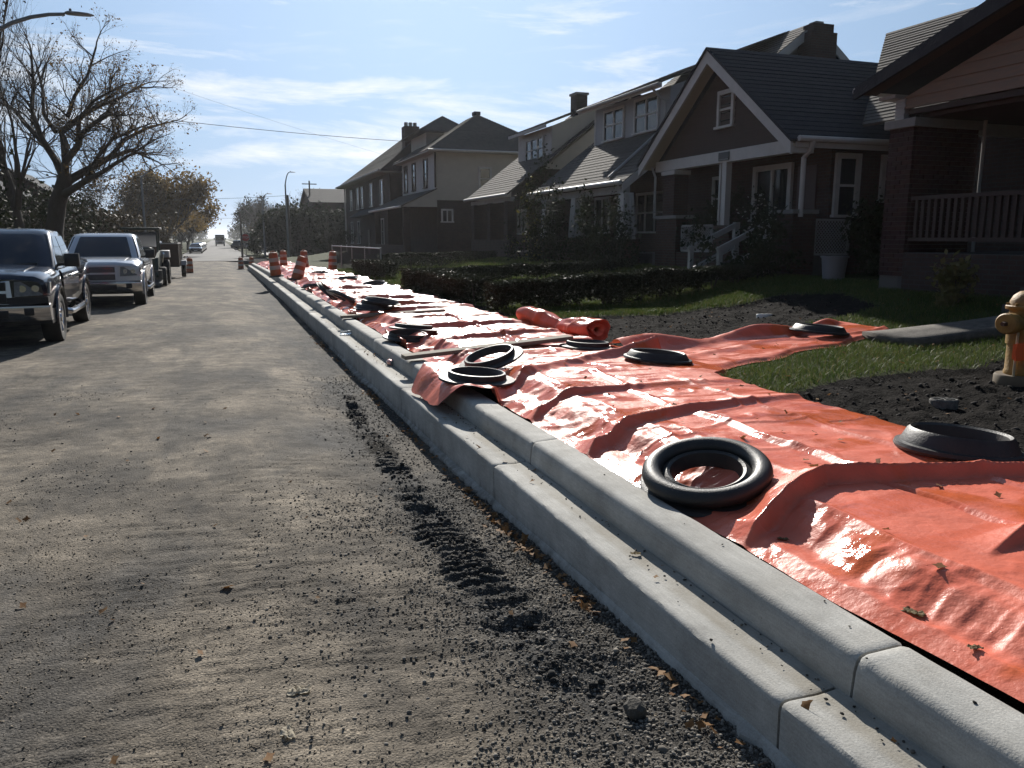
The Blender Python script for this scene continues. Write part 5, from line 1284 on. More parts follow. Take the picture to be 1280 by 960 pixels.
    B(MB().tube([(-.45, 2.7, 1.93), (-.45, 2.7, 1.98)], .015, 6), 'roof_antenna', M_BLACKP)
    B(MB().box(-.75, .75, .5, 5.4, .42, .58), 'chassis', M_BLACKP)
    return r
pickup('pickup_truck', 'dark navy pickup truck with a chrome bumper at the left edge', M_PAINTD, (-3.58, 14.62, -.02), (0, 0, R(1.5)))
pickup('pickup_truck', 'silver pickup truck parked behind the dark one', M_PAINTS, (-2.88, 22.6, -.06), (0, 0, R(1)), second=True)

def tractor():
    x, y = -2.75, 32.8; r = empty('compact_loader', (x, y, float(road_z(x, y, False)))); tag(r, 'dark green compact loader with a roof canopy behind the silver pickup', 'loader')
    m = mat('machine_green', (.020, .035, .026), .5, (.03, .042, .034), 5); B = lambda mb, n, mm=m, p=None, s=35, bv=0: mb.build(n, mm, p or r, smooth=s, world=False, bevel=bv)
    B(MB().box(-.62, .62, .3, 2.6, .45, 1.05), 'chassis', bv=.04); B(MB().box(-.42, .42, .15, 1.2, 1.051, 1.45), 'engine_hood', bv=.06)
    B(MB().box(-.35, .35, .135, .148, 1.08, 1.38), 'radiator_grille', M_BLACKP)
    for sx in (-.55, .55):
        for yy in (1.3, 2.45): B(MB().bar((sx, yy, 1.0), (sx, yy + (.05 if yy < 2 else -.05), 2.1), .06, .06), 'canopy_post')
    B(MB().box(-.68, .68, 1.15, 2.6, 2.1, 2.19), 'canopy_roof', bv=.03)
    B(MB().box(-.55, .55, 1.31, 1.325, 1.46, 2.02), 'windscreen', M_CGLASS)
    B(MB().box(-.25, .25, 1.9, 2.35, 1.06, 1.25), 'seat', M_BLACKP, bv=.04); B(MB().box(-.25, .25, 2.3, 2.4, 1.25, 1.7), 'seat_back', M_BLACKP, bv=.04)
    for s in (1, -1):
        wheel(r, s * .72, .62, .36, .26, s, m); wheel(r, s * .74, 2.15, .48, .32, s, m)
        B(MB().bar((s * .58, 1.6, 1.25), (s * .58, .1, 1.0), .10, .14), 'lift_arm'); B(MB().bar((s * .58, .1, 1.0), (s * .58, -.35, .4), .10, .14), 'lift_arm')
        B(MB().prism([(s * .60, 1.62, 1.05), (s * .60, 1.75, 1.30), (s * .60, 2.5, 1.32), (s * .60, 2.68, 1.02)], (s * .32, 0, 0)), 'fender', M_GREYWHITE if s > 0 else m, bv=.02)
    B(MB().prism([(-.75, -.2, .15), (-.75, -.75, .12), (-.75, -.7, .18), (-.75, -.3, .28), (-.75, -.32, .62), (-.75, -.24, .64)], (1.5, 0, 0)), 'bucket', mat('bucket_steel', (.09, .085, .08), .6, (.05, .045, .04), 5))
    B(MB().tube([(.75, .15, .9), (.82, .1, 1.2), (.80, .15, 1.25)], .03, 8), 'work_light', M_CHROME)
tractor()
def trailer():
    x, y = -2.75, 41.5; r = empty('cargo_trailer', (x, y, float(road_z(x, y, False)))); tag(r, 'brown sided box trailer with pale top edges beyond the loader', 'trailer')
    mp = mat('plywood_brown', (.10, .065, .045), .85, (.07, .05, .038), 4); B = lambda mb, n, mm, p=None, s=35, bv=0: mb.build(n, mm, p or r, smooth=s, world=False, bevel=bv)
    B(MB().box(-.95, .95, 0, 3.4, .55, .62), 'deck', M_BLACKP); B(MB().box(-.95, .95, -.02, .02, .62, 1.62), 'front_panel', mp)
    for s in (1, -1):
        B(MB().box(s * .93 - .02, s * .93 + .02, .022, 3.4, .62, 1.62), 'side_panel', mp); B(MB().box(s * .93 - .035, s * .93 + .035, -.03, 3.42, 1.622, 1.67), 'top_rail', M_WHITE)
        B(MB().prism([(s * 1.0, 1.2, .6), (s * 1.0, 1.4, .82), (s * 1.0, 2.2, .82), (s * 1.0, 2.4, .6)], (s * .24, 0, 0)), 'mudguard', M_METAL)
        wheel(r, s * 1.08, 1.8, .33, .2, s, M_METAL)
        for yy in (.05, 1.15, 2.25, 3.3): B(MB().box(s * .965 - .015, s * .965 + .015, yy - .03, yy + .03, .56, 1.62), 'stake', M_BLACKP)
    B(MB().box(-.92, .92, -.03, .0 - .021, 1.622, 1.67), 'front_rail', M_WHITE); B(MB().bar((0, .1, .5), (0, -1.2, .45), .08, .08), 'drawbar', M_BLACKP)
    B(MB().box(-.9, .9, .05, 3.3, .63, 1.35), 'load', mat('tarp_brown', (.085, .06, .045), .9, (.06, .05, .04), 3))
trailer()

def car(name, label, cat, paint, loc, rot=0, L=4.5, H=1.45, suv=False, group=None, src=None):
    if src is not None:
        r = copy_tree(src); put(r, loc, (0, 0, rot)); tag(r, label, cat, group); return r
    r = empty(name, loc, (0, 0, rot)); tag(r, label, cat, group)
    B = lambda mb, n, m, p=None, s=35, bv=0: mb.build(n, m, p or r, smooth=s, world=False, bevel=bv)
    hz = .92 if not suv else 1.02; W_ = .90
    st = [(.0, .80, .40, .62, .66), (.08, .87, .30, .70, .74), (.5, W_, .24, .78, .84), (1.15, W_, .22, hz - .06, hz - .02), (1.3, W_, .22, hz, hz + .01), (3.4, W_, .22, hz, hz + .01), (L - .5, W_, .24, hz - .02, hz + .02), (L - .08, .86, .32, hz - .10, hz - .05), (L, .80, .42, hz - .18, hz - .14)]
    b = B(MB().loft([body_sec(y, w, a, s, t, inw=.9) for y, w, a, s, t in st]), 'body', paint); carve(b, [(.85, .33, .39, 1.2), (L - .85, .33, .39, 1.2)])
    if len(b.data.materials) == 0: b.data.materials.append(paint)
    re = L - (.7 if not suv else .15)
    G = [(hz - .02, 1.12, re, .82, .1), (hz + .25, 1.55, re - .22, .74, .12), (H - .07, 1.95, re - .55 if not suv else re - .3, .64, .14), (H, 2.25, re - .9 if not suv else re - .5, .5, .16)]
    B(MB().loft([rrect(-w, w, a, c, z, q, 4) for z, a, c, w, q in G]), 'cabin', paint)
    B(MB().loft([[(x * w, y, z) for x in (-1, -.5, .5, 1)] for z, y, w in ((hz + .02, 1.165, .70), (hz + .25, 1.53, .64), (H - .09, 1.90, .56))], closed=False), 'windscreen', M_CGLASS)
    for s in (1, -1):
        B(MB().loft([[(s * (w + .008), a, z), (s * (w + .008), c, z)] for z, a, c, w in ((hz + .03, 1.45, re - .2, .81), (hz + .24, 1.72, re - .34, .745), (H - .10, 2.05, re - .62 if not suv else re - .4, .655))], closed=False), 'side_window', M_CGLASS)
        B(MB().box(s * .66 - .16, s * .66 + .16, .035, .12, .60, .73), 'headlight', M_LAMP, bv=.02)
        B(MB().box(s * .90 - .02, s * .90 + .14, 1.45, 1.55, hz, hz + .13), 'mirror', M_BLACKP, bv=.02)
        for y in (.85, L - .85): wheel(r, s * .79, y, .33, .2, s, M_METAL)
    B(MB().box(-.45, .45, .0 - .01, .05, .42, .60), 'grille', M_BLACKP, bv=.01); B(MB().box(-.24, .24, -.03, -.012, .40, .51), 'number_plate', M_PLATE)
    return r
CG = 'cars parked up the far street'
c1 = car('parked_car', 'nearest dark sedan in the row parked beyond the crossing', 'car', mat('paint_charcoal', (.03, .032, .036), .25, coat=1.), (-3.1, 126, -.52), 0, group=CG)
cols = [mat('paint_grey', (.16, .165, .17), .25, coat=1.), mat('paint_pale', (.5, .5, .5), .25, coat=1.)]
for k, lab in enumerate(('second car in the row parked beyond the crossing', 'third car in the row parked beyond the crossing', 'fourth car in the row parked beyond the crossing', 'fifth car in the row parked beyond the crossing', 'sixth car far along the parked row')):
    car('parked_car', lab, 'car', None, (-3.1 + .03 * k, 133.5 + 7.6 * k, -.52), 0, src=c1, group=CG)
sv = car('parked_car', 'dark sport utility car standing on the right beyond the stop sign', 'car', mat('paint_black', (.012, .012, .014), .2, coat=1.), (8.6, 128, -.40), R(90), H=1.7, suv=True)
car('parked_car', 'pale car half hidden behind the stop sign', 'car', None, (6.6, 150, -.40), R(80), src=sv); car('parked_car', 'dark car on the left lawn edge before the autumn tree', 'car', None, (-5.4, 118, -.45), R(70), src=sv)
def bus():
    r = empty('shuttle_bus', (.55, 236, -.53)); tag(r, 'pale shuttle bus driving toward the crossing in the far street', 'bus')
    m = mat('bus_grey', (.26, .27, .29), .4, coat=.4); B = lambda mb, n, mm, s=35, bv=0: mb.build(n, mm, r, smooth=s, world=False, bevel=bv)
    B(MB().box(-1.25, 1.25, 0, 8.5, .5, 3.1), 'body', m, bv=.15); B(MB().box(-1.1, 1.1, -.9, -.0, .55, 1.45), 'nose', m, bv=.15)
    B(MB().box(-1.1, 1.1, -.03, .02, 1.5, 2.55), 'windscreen', M_CGLASS); B(MB().box(-1.0, 1.0, -.02, .03, 2.65, 2.98), 'destination_panel', M_BLACKP); B(MB().box(-1.0, 1.0, -1.0, -.88, .45, .68), 'front_bumper', M_BLACKP, bv=.03)
    B(MB().box(-.5, .5, -.92, -.89, .8, 1.2), 'grille', M_BLACKP)
    for s in (1, -1):
        B(MB().box(s * .78 - .17, s * .78 + .17, -.93, -.89, .9, 1.15), 'headlight', M_LAMP, bv=.02)
        for k in range(5): B(MB().box(s * 1.255 - .012, s * 1.255 + .012, 1 + k * 1.45, 2.2 + k * 1.45, 1.6, 2.5), 'side_window', M_CGLASS)
        B(MB().box(s * 1.45 - .12, s * 1.45 + .12, -.1, .1, 1.7, 2.2), 'mirror', M_BLACKP, bv=.03)
        for y in (.0, 6.3): wheel(r, s * 1.05, y + .4, .45, .28, s, M_METAL)
bus()
# ================================================================= vegetation
RS = np.random.RandomState(11)
def hedge(name, label, x0, x1, y0, y1, zt, thick, h, n, legs, seed, group='clipped hedges round the front lawn'):
    """a clipped hedge: thin stems below, small leaves above"""
    rs = np.random.RandomState(seed); cx, cy = (x0 + x1) / 2, (y0 + y1) / 2
    r = empty(name, (cx, cy, float(lawn_z(cx, cy, False)))); tag(r, label, 'hedge', group)
    L = math.hypot(x1 - x0, y1 - y0); ux, uy = (x1 - x0) / L, (y1 - y0) / L
    t = rs.uniform(0, L, n); s = rs.uniform(-1, 1, n); s = np.sign(s) * np.abs(s) ** .6; v = rs.uniform(0, 1, n) ** .65
    # shell-biased box
    top = rs.uniform(size=n) < .38; v = np.where(top, rs.uniform(.9, 1.02, n), v)
    wob = .06 * (fbm(t * 2, t * 0 + seed, seed, 3) - .5) * 2
    px, py = x0 + ux * t - uy * s * thick / 2, y0 + uy * t + ux * s * thick / 2
    zt_l = np.interp(t, [0, L], zt); zb = lawn_z(px, py, False) + (zt_l - lawn_z(px, py, False)) * (1 - h)
    ragged = (fbm(t * 3.5, t * 0 + 7, seed + 5, 3) - .5) * .5
    z = zb + np.clip(ragged, -1, .4) * (1 - v) + (zt_l - zb + wob) * v
    px = px + rs.normal(0, .02, n); py = py + rs.normal(0, .02, n)
    V, F = leaves_np(np.stack([px, py, z], 1), .026, rs, up=.35)
    o = npmesh('foliage', V - np.array(r.location), F, M_HEDGE, r, kind='stuff')
    mb = MB()
    for k in range(legs):
        a = (k + rs.uniform(.2, .8)) / legs * L; bx, by = x0 + ux * a, y0 + uy * a; z0 = float(lawn_z(bx, by, False)) - .03; zz = float(np.interp(a, [0, L], zt))
        for q in range(3):
            ex, ey = bx + rs.uniform(-.22, .22), by + rs.uniform(-.22, .22)
            mb.tube([(bx, by, z0), ((bx + ex) / 2 + rs.uniform(-.04, .04), (by + ey) / 2, z0 + (zz - z0) * .35), (ex, ey, z0 + (zz - z0) * .85)], [.018, .013, .007], 5)
    mb.build('stems', M_BARK, r)['kind'] = 'stuff'
hedge('hedge', 'solid clipped hedge running along the sidewalk edge', 5.0, 4.95, 16.2, 21.6, (.92, .92), .75, .96, 46000, 12, 1)
hedge('hedge', 'nearer clipped hedge on bare stems crossing the lawn', 4.85, 10.6, 14.75, 14.75, (.90, 1.17), .62, .80, 60000, 13, 2)
hedge('hedge', 'farther clipped hedge crossing the lawn behind the nearer one', 5.3, 11.2, 20.9, 20.9, (.93, 1.12), .65, .62, 34000, 10, 3)
hedge('hedge', 'low dark hedge beside the chain link fence', 5.4, 5.4, 27.5, 33.0, (.95, .85), .8, .95, 20000, 8, 4)
hedge('hedge', 'long dark hedge in front of the tan house wall', 6.2, 11.5, 34.2, 34.2, (1.05, 1.15), .8, .95, 20000, 8, 6)
def shrub(name, label, x, y, z, rx, rz, n, m, seed, cat='shrub', group=None, leaf=.05, m2=None, lift=0.):
    rs = np.random.RandomState(seed); r = empty(name, (x, y, z)); tag(r, label, cat, group)
    nb = 16; c = rs.normal(size=(nb, 3)) * np.array([rx, rx, rz]) * .42; c[:, 2] = np.abs(c[:, 2] + rz * .55)
    k = rs.randint(nb, size=n); P = c[k] + rs.normal(size=(n, 3)) * np.array([rx, rx, rz]) * .20; P[:, 2] = np.maximum(P[:, 2], .03) + lift
    V, F = leaves_np(P, leaf, rs); npmesh('foliage', V, F, m, r, kind='stuff')
    if m2: V, F = leaves_np(P[: n // 8] + rs.normal(size=(n // 8, 3)) * .06, leaf, rs); npmesh('flowers', V, F, m2, r, kind='stuff')
    mb = MB()
    for i in range(7): mb.tube([(0, 0, 0), tuple(c[i] * .5 + np.array([0, 0, lift * .5])), tuple(c[i] + np.array([0, 0, lift]))], [.02, .014, .006], 5)
    mb.build('stems', M_BARK, r, world=False)['kind'] = 'stuff'
shrub('shrub', 'pale dry leafy shrub under the brown porch railing', 10.3, 9.1, .72, .30, .50, 700, leaf_mat('dry_leaf', (.13, .13, .045), (.20, .17, .075), .5, .4, 6.), 21)
shrub('shrub', 'dark round bush on the bungalow porch behind the stair rail', 12.3, 18.6, 1.5, .65, .95, 2600, M_SHRUB, 22); shrub('shrub', 'dark bush against the bungalow side wall', 13.75, 14.45, .9, .5, 1.3, 2400, M_SHRUB, 23)
shrub('flowering_shrub', 'bush with pale blooms beside the bungalow front window', 12.2, 16.35, 1.5, .42, .85, 1200, M_SHRUB, 24, leaf=.045, m2=mat('bloom_white', (.5, .48, .45), .7))
shrub('shrub', 'low dark bushes by the bungalow steps', 11.3, 15.2, .8, .7, .85, 2400, M_SHRUB, 25); shrub('shrub', 'dark foundation bush right of the white bucket', 12.3, 12.2, .8, .6, .8, 2200, M_SHRUB, 26)
for k, (x, y, w, h, lab) in enumerate(((11.2, 21.8, .7, 1.6, 'tall dark shrub before the dormer house porch at its near end'), (11.2, 23.9, .8, 1.5, 'wide dark shrub under the dormer house porch beam'), (11.2, 26.4, .8, 1.8, 'shrub climbing the middle porch column of the dormer house'), (11.2, 28.4, .7, 2.1, 'yellow tinged climbing shrub at the far porch column of the dormer house'), (11.3, 30.8, .6, 1.0, 'thin young shrub between the dormer and cream houses'))):
    shrub('shrub', lab, x, y, .75, w, h, 2200 if k != 4 else 500, M_SHRUB, 30 + k, m2=M_YELLOWLEAF if k > 2 else None)
def tree_limbs(mb, rs, p, d, r, L, depth, tips, spread=.55, up=.12, n=3, taper=.62):
    """branch recursively, collecting the tips"""
    pts = [p]; q = Vector(p); dd = Vector(d).normalized(); seg = 3
    for i in range(seg):
        dd = (dd + Vector((rs.gauss(0, .13), rs.gauss(0, .13), rs.gauss(0, .11) + up * .3))).normalized(); q = q + dd * (L / seg); pts.append(q.copy())
    mb.tube(pts, [r * (1 - (1 - taper) * i / seg) for i in range(seg + 1)], 6 if r > .06 else (4 if r > .02 else 3), cap=False)
    if depth == 0: tips.append(q); return
    for k in range(n):
        a = rs.uniform(0, 2 * PI); o = dd.orthogonal().normalized(); b = dd.cross(o); v = o * math.cos(a) + b * math.sin(a)
        t = 1.0 if k == 0 else rs.uniform(.45, .95); i = min(seg - 1, int(t * seg)); s = Vector(pts[i]).lerp(pts[i + 1], t * seg - i)
        nd = (dd + v * (spread * rs.uniform(.5, 1.3) * (.5 if k == 0 else 1)) + Vector((0, 0, up))).normalized()
        tree_limbs(mb, rs, s, nd, r * taper * (.95 if k == 0 else rs.uniform(.5, .8)), L * rs.uniform(.62, .85), depth - 1, tips, spread, up, n, taper)
def bare_tree():
    bx, by = -7.4, 44.8; z0 = -.15; r = empty('bare_tree', (bx, by, z0)); tag(r, 'big bare spreading tree whose limbs fork low behind the pickups', 'tree')
    u = Vector((.941, -.339, 0)); rs = random.Random(5); k = 1 / 25.4
    P = lambda px, py, dep=0: u * ((px - 75) * k) + Vector((u.y, -u.x, 0)) * -dep + Vector((0, 0, (297 - py) * k + 1.9))
    tr = MB(); tips = []
    def limb(pts, r0, r1, name, mb):
        n = len(pts); mb.tube(pts, [r0 + (r1 - r0) * i / (n - 1) for i in range(n)], 9, cap=False)
    limb([P(72, 352), P(74, 290), P(82, 255), P(92, 232), P(95, 222)], .42, .34, 'trunk', tr); tr.build('trunk', M_BARK, r, smooth=60, world=False)
    big = [([(93, 228), (80, 203), (65, 185), (40, 160), (25, 142), (2, 131)], [0, .3, .6, .9, 1.1, 1.2], .20), ([(94, 226), (99, 207), (118, 190), (130, 178), (150, 166), (172, 158), (190, 160)], [0, -.2, -.4, -.9, -1.2, -1.6, -1.9], .2),
           ([(97, 210), (93, 185), (88, 170), (104, 155), (125, 140), (150, 128), (172, 112)], [0, .3, .5, .8, 1.0, 1.4, 1.8], .2), ([(92, 232), (115, 217), (140, 200), (165, 190), (185, 200)], [0, .3, .8, 1.1, 1.3], .22),
           ([(88, 246), (108, 240), (130, 231), (155, 222), (180, 210), (207, 197)], [0, -.5, -.9, -1.3, -1.6, -1.8], .2), ([(84, 205), (76, 180), (72, 150), (80, 120), (84, 85)], [0, -.4, -.7, -.9, -1.1], .15),
           ([(88, 172), (70, 150), (66, 120), (60, 90)], [0, .4, .8, .9], .11), ([(104, 155), (112, 130), (126, 105), (138, 72)], [0, .2, .5, .6], .1), ([(118, 190), (128, 160), (150, 140), (178, 128)], [-.4, -.8, -1, -1.2], .12), ([(140, 200), (160, 178), (185, 165), (208, 158)], [.8, .9, 1, 1.1], .12), ([(130, 231), (150, 205), (172, 185), (205, 172)], [-.9, -1.2, -1.4, -1.5], .11)]
    for pl, dp, r0 in big:
        mb = MB(); pts = [P(a, b, d) for (a, b), d in zip(pl, dp)]; limb(pts, r0, .045, 'limb', mb)
        for i in range(1, len(pts)):
            for q in range(5 if i > 1 else 2):
                s = pts[i - 1].lerp(pts[i], rs.random()); d = (pts[i] - pts[i - 1]).normalized()
                v = Vector((rs.gauss(0, 1), rs.gauss(0, 1), rs.gauss(.35, .8))).normalized()
                tree_limbs(mb, rs, s, (d * .6 + v * .8), .045 * rs.uniform(.7, 1.2), rs.uniform(.55, 1.0), 4 if q < 2 else 3, tips, .6, .06)
        tree_limbs(mb, rs, pts[-1], pts[-1] - pts[-2], .045, .7, 4, tips, .5, .0)
        mb.build('limb', M_BARK, r, smooth=60, world=False)
    tp = np.array([tuple(t) for t in tips if t.x + t.z * .0 > .5 and rs.random() < .8]); nr = np.random.RandomState(3)
    P_ = tp[nr.randint(len(tp), size=6000)] + nr.normal(size=(6000, 3)) * .14; V, F = leaves_np(P_, .045, nr); npmesh('leaves', V, F, leaf_mat('brown_leaf', (.10, .065, .025), (.16, .11, .05), .6, .4, 4.), r, kind='stuff')
bare_tree()
def tree(name, label, x, y, h, cr, seed, leafn=0, leaf=None, leafsize=.08, trunk=.22, spread=.55, up=.14, depth=4, n=3, first=.3, group=None, z=None, multi=1, vase=.35):
    rs = random.Random(seed); z0 = float(dip(y)) + (.05 if z is None else z); r = empty(name, (x, y, z0)); tag(r, label, 'tree', group); tips = []
    tr = MB(); hb = h * first; tops = []
    for q in range(multi):
        o = Vector((rs.uniform(-.4, .4), rs.uniform(-.4, .4), 0)) * (1 if multi > 1 else 0); e = o * 2.2 + Vector((rs.uniform(-.3, .3), rs.uniform(-.3, .3), hb)); tops.append((e, (e - o).normalized()))
        tr.tube([o + Vector((0, 0, -.3)), o.lerp(e, .5) + Vector((rs.uniform(-.1, .1), rs.uniform(-.1, .1), 0)), e], [trunk * 1.25, trunk * .95, trunk * .8], 9, cap=False)
    tr.build('trunk', M_BARK, r, smooth=60, world=False)
    mb = MB(); L = (h - hb) * .36
    for e, d in tops:
        for k in range(5 if multi == 1 else 3):
            a = 2 * PI * k / 5 + rs.uniform(-.3, .3); v = Vector((math.cos(a), math.sin(a), 0)) * vase * rs.uniform(.6, 1.3) * (cr / (h * .35)) + Vector((0, 0, 1))
            tree_limbs(mb, rs, e - d * rs.uniform(0, hb * .3), v.normalized(), trunk * .6, L * rs.uniform(.8, 1.1), depth, tips, spread, up, n)
    mb.build('crown_branches', M_BARK, r, smooth=60, world=False)
    if leafn:
        nr = np.random.RandomState(seed); tp = np.array([tuple(t) for t in tips]); k = nr.randint(len(tp), size=leafn)
        P_ = tp[k] + nr.normal(size=(leafn, 3)) * (cr * .09); V, F = leaves_np(P_, leafsize, nr); npmesh('crown', V, F, leaf, r, kind='stuff')
    return r
M_AUT = leaf_mat('autumn_leaf', (.22, .145, .055), (.12, .088, .036), .6, .45, .8); M_DKG = leaf_mat('dark_green_leaf', (.018, .026, .012), (.035, .042, .018), .7, .12, .8); M_RUST = leaf_mat('russet_leaf', (.050, .034, .018), (.032, .028, .015), .6, .25, .8)
tree('bare_tree', 'tall slender bare tree cut off by the left edge', -9.3, 38, 13.2, 2.6, 41, 900, M_RUST, .06, .20, .42, .35, 5, 3, .14, multi=3, vase=.22)
tree('bare_tree', 'bare tree with a forked trunk left of the big spreading tree', -9.6, 49, 12.0, 3.0, 42, 800, M_RUST, .06, .26, .5, .25, 5, 3, .28, vase=.3)
tree('bare_tree', 'thin bare tree behind the tall one at the left edge', -11.5, 42, 11.5, 2.4, 43, 500, M_RUST, .06, .16, .45, .3, 5, 3, .2, multi=2, vase=.25)
tree('autumn_tree', 'full rusty gold autumn tree beyond the second street lamp', -6.6, 112, 11.2, 5.6, 44, 24000, M_AUT, .17, .32, .6, .1, 4, 4, .16, vase=.6)
tree('autumn_tree', 'thinner russet tree between the big bare tree and the gold one', -8.8, 84, 9.0, 4.2, 45, 2600, M_RUST, .09, .2, .55, .15, 4, 4, .15, vase=.5)
tree('autumn_tree', 'small gold topped tree sticking out right of the large gold one', -4.9, 150, 7.5, 3.4, 46, 2500, M_AUT, .16, .2, .6, .1, 4, 3, .2, vase=.5)
for k, (x, y, h, c, m, lab) in enumerate(((-7, 175, 9, 4.5, M_DKG, 'first dark tree lining the left of the far street'), (-8, 200, 10, 5, M_DKG, 'second dark tree lining the left of the far street'), (-7.5, 235, 11, 5, M_RUST, 'third brownish tree lining the left of the far street'), (-8, 290, 13, 6, M_DKG, 'farthest dark tree lining the left of the far street'),
        (8.5, 205, 12.5, 5.5, M_DKG, 'dark bushy tree right of the bus'), (10, 260, 13, 6, M_DKG, 'farthest dark tree behind the bus on the right'), (9.5, 150, 6.5, 3.5, M_RUST, 'low russet tree right of the stop sign'))):
    tree('street_tree', lab, x, y, h, c, 60 + k, 4500, m, .22, .25, .6, .12, 3, 4, .15, group='trees lining the far street', vase=.5)
tree('bare_tree', 'distant bare tree right of the utility pole', 9.5, 190, 12.5, 4.5, 71, 0, None, .1, .25, .6, .1, 4, 4, .35, vase=.6)
tree('bare_tree', 'small bare tree behind the corner evergreens', 12.4, 135, 10.5, 3, 72, 400, M_RUST, .1, .2, .6, .1, 4, 4, .4, vase=.5)
for k, (x, y, h, c, m, lab) in enumerate(((8.4, 97.5, 5.9, 3.2, M_DKG, 'dark evergreen mass at the corner, first from the lamp'), (11.2, 98.5, 6.9, 3.6, M_DKG, 'dark evergreen mass at the corner before the brick duplex'), (9.9, 104, 6.6, 3.6, M_DKG, 'dark evergreen behind the two corner ones'), (7.6, 108, 5.2, 2.6, M_DKG, 'shorter evergreen left of the corner ones'), (13.6, 97.5, 6.2, 3, M_DKG, 'evergreen touching the brick duplex edge'))):
    tree('evergreen', lab, x, y, h, c, 80 + k, 9000, m, .16, .22, .7, .05, 4, 4, .06, group='evergreens at the far corner', vase=.8)
tree('small_tree', 'small thin leaved tree in front of the brick duplex end', 9.2, 70, 3.9, 1.5, 91, 900, M_SHRUB, .07, .07, .6, .1, 3, 4, .15, vase=.5)
for k, (x, y, h, c, lab) in enumerate(((-13.0, 40, 6.6, 3.2, 'dark shrub mass at the left edge behind the navy pickup'), (-10.6, 54, 5.6, 3.2, 'dark shrub mass behind the silver pickup'), (-9.6, 64, 4.9, 2.6, 'dark russet thicket left of the loader'), (-8.9, 74, 5, 2.8, 'russet thicket behind the loader canopy'), (-8.6, 92, 5.5, 3, 'thicket under the gold tree'))):
    tree('thicket', lab, x, y, h, c, 100 + k, 7000, [M_DKG, M_DKG, M_RUST, M_RUST, M_RUST][k], .10, .12, .7, .05, 4, 4, .06, vase=.9, group='thickets behind the parked vehicles')
# ---------------------------------------------------------------- houses beyond
def far_house(name, label, x0, x1, y0, y1, zw, zr, wm, rm, ridge='x', base=-.6, wins=(), over=.4):
    cx, cy = (x0 + x1) / 2, (y0 + y1) / 2; r = empty(name, (cx, cy, base)); tag(r, label, 'house')
    wbox(r, 'wall', wm, x0, x1, y0, y1, base, zw)
    o = over
    if ridge == 'x':
        slope(r, 'roof', (x0 - o, y0 - o, zw - .1), (x1 + o, y0 - o, zw - .1), (x0 - o, cy, zr), (x1 + o, cy, zr), rm, .3); slope(r, 'roof', (x0 - o, y1 + o, zw - .1), (x1 + o, y1 + o, zw - .1), (x0 - o, cy, zr), (x1 + o, cy, zr), rm, .3)
        for x in (x0, x1 - .1): MB().prism([(x, y0, zw), (x, y1, zw), (x, cy, zr - .15)], (.1, 0, 0)).build('gable_panel', wm, r)
    else:
        slope(r, 'roof', (x0 - o, y0 - o, zw - .1), (x0 - o, y1 + o, zw - .1), (cx, y0 - o, zr), (cx, y1 + o, zr), rm, .3); slope(r, 'roof', (x1 + o, y0 - o, zw - .1), (x1 + o, y1 + o, zw - .1), (cx, y0 - o, zr), (cx, y1 + o, zr), rm, .3)
        for y in (y0, y1 - .1): MB().prism([(x0, y, zw), (x1, y, zw), (cx, y, zr - .15)], (0, .1, 0)).build('gable_panel', wm, r)
    for f, a, b, c, d in wins: win(r, f, a, b, c, d, x0 if f == 'x' else y0, 'h')
    return r
far_house('corner_building', 'dark flat looking brick building past the crossing behind the evergreens', 11.2, 26, 103, 116, 6.1, 8.0, M_BRICK_D, M_ROOFD, wins=(('y', 14, 15.2, 3.4, 5.0), ('y', 18, 19.2, 3.4, 5.0)))
far_house('far_house', 'small pale gabled house right of the distant bare tree', 10.5, 16, 158, 166, 4.2, 7.2, M_GREYWHITE, M_ROOFD, 'y', wins=(('y', 12, 13.4, 2.2, 3.6),)); far_house('far_house', 'dark roofed house behind the russet far tree', 9.8, 18, 180, 192, 5.2, 7.8, M_BRICK_D, M_ROOFD, wins=(('y', 11, 12, 2.5, 4),))
far_house('left_house', 'dark house with a pale porch fascia behind the big bare tree', -20, -11.8, 57, 66, 4.4, 6.6, M_BRICK_D, M_ROOFD, 'y', -.4, wins=(('y', -14.2, -13.0, 2.2, 3.6), ('y', -18, -16.6, 2.2, 3.6)))
far_house('left_house', 'dark shingled house at the left edge behind the slender trees', -26, -16.5, 43, 53, 4.0, 6.2, M_BRICK_D, M_ROOFD, 'y', -.3, wins=(('y', -17.4, -16, 2, 3.4),)); far_house('left_house', 'dark brick house beyond the loader partly hidden by thickets', -20, -11.8, 78, 87, 4.6, 7.4, M_BRICK_A, M_ROOFD, 'y', -.5, wins=(('y', -14, -12.8, 2.2, 3.6),))
def far_woods():
    rs = np.random.RandomState(77); n = 30000; side = np.where(rs.uniform(size=n) < .5, -1, 1); y = 150 + 900 * rs.uniform(size=n) ** 1.6
    x = side * (11 + 150 * rs.uniform(size=n) ** 1.5) ; hgt = 5 + 8 * fbm(x * .06 + side * 9, y * .02, 151, 3); z = hgt * rs.uniform(size=n) ** .7 - .6
    V, F = leaves_np(np.stack([x, y, z], 1), .75, rs); o = npmesh('far_woods', V, F, M_DKG, kind='stuff'); tag(o, 'dark far off wood closing the view beyond the street', 'woods')
far_woods()
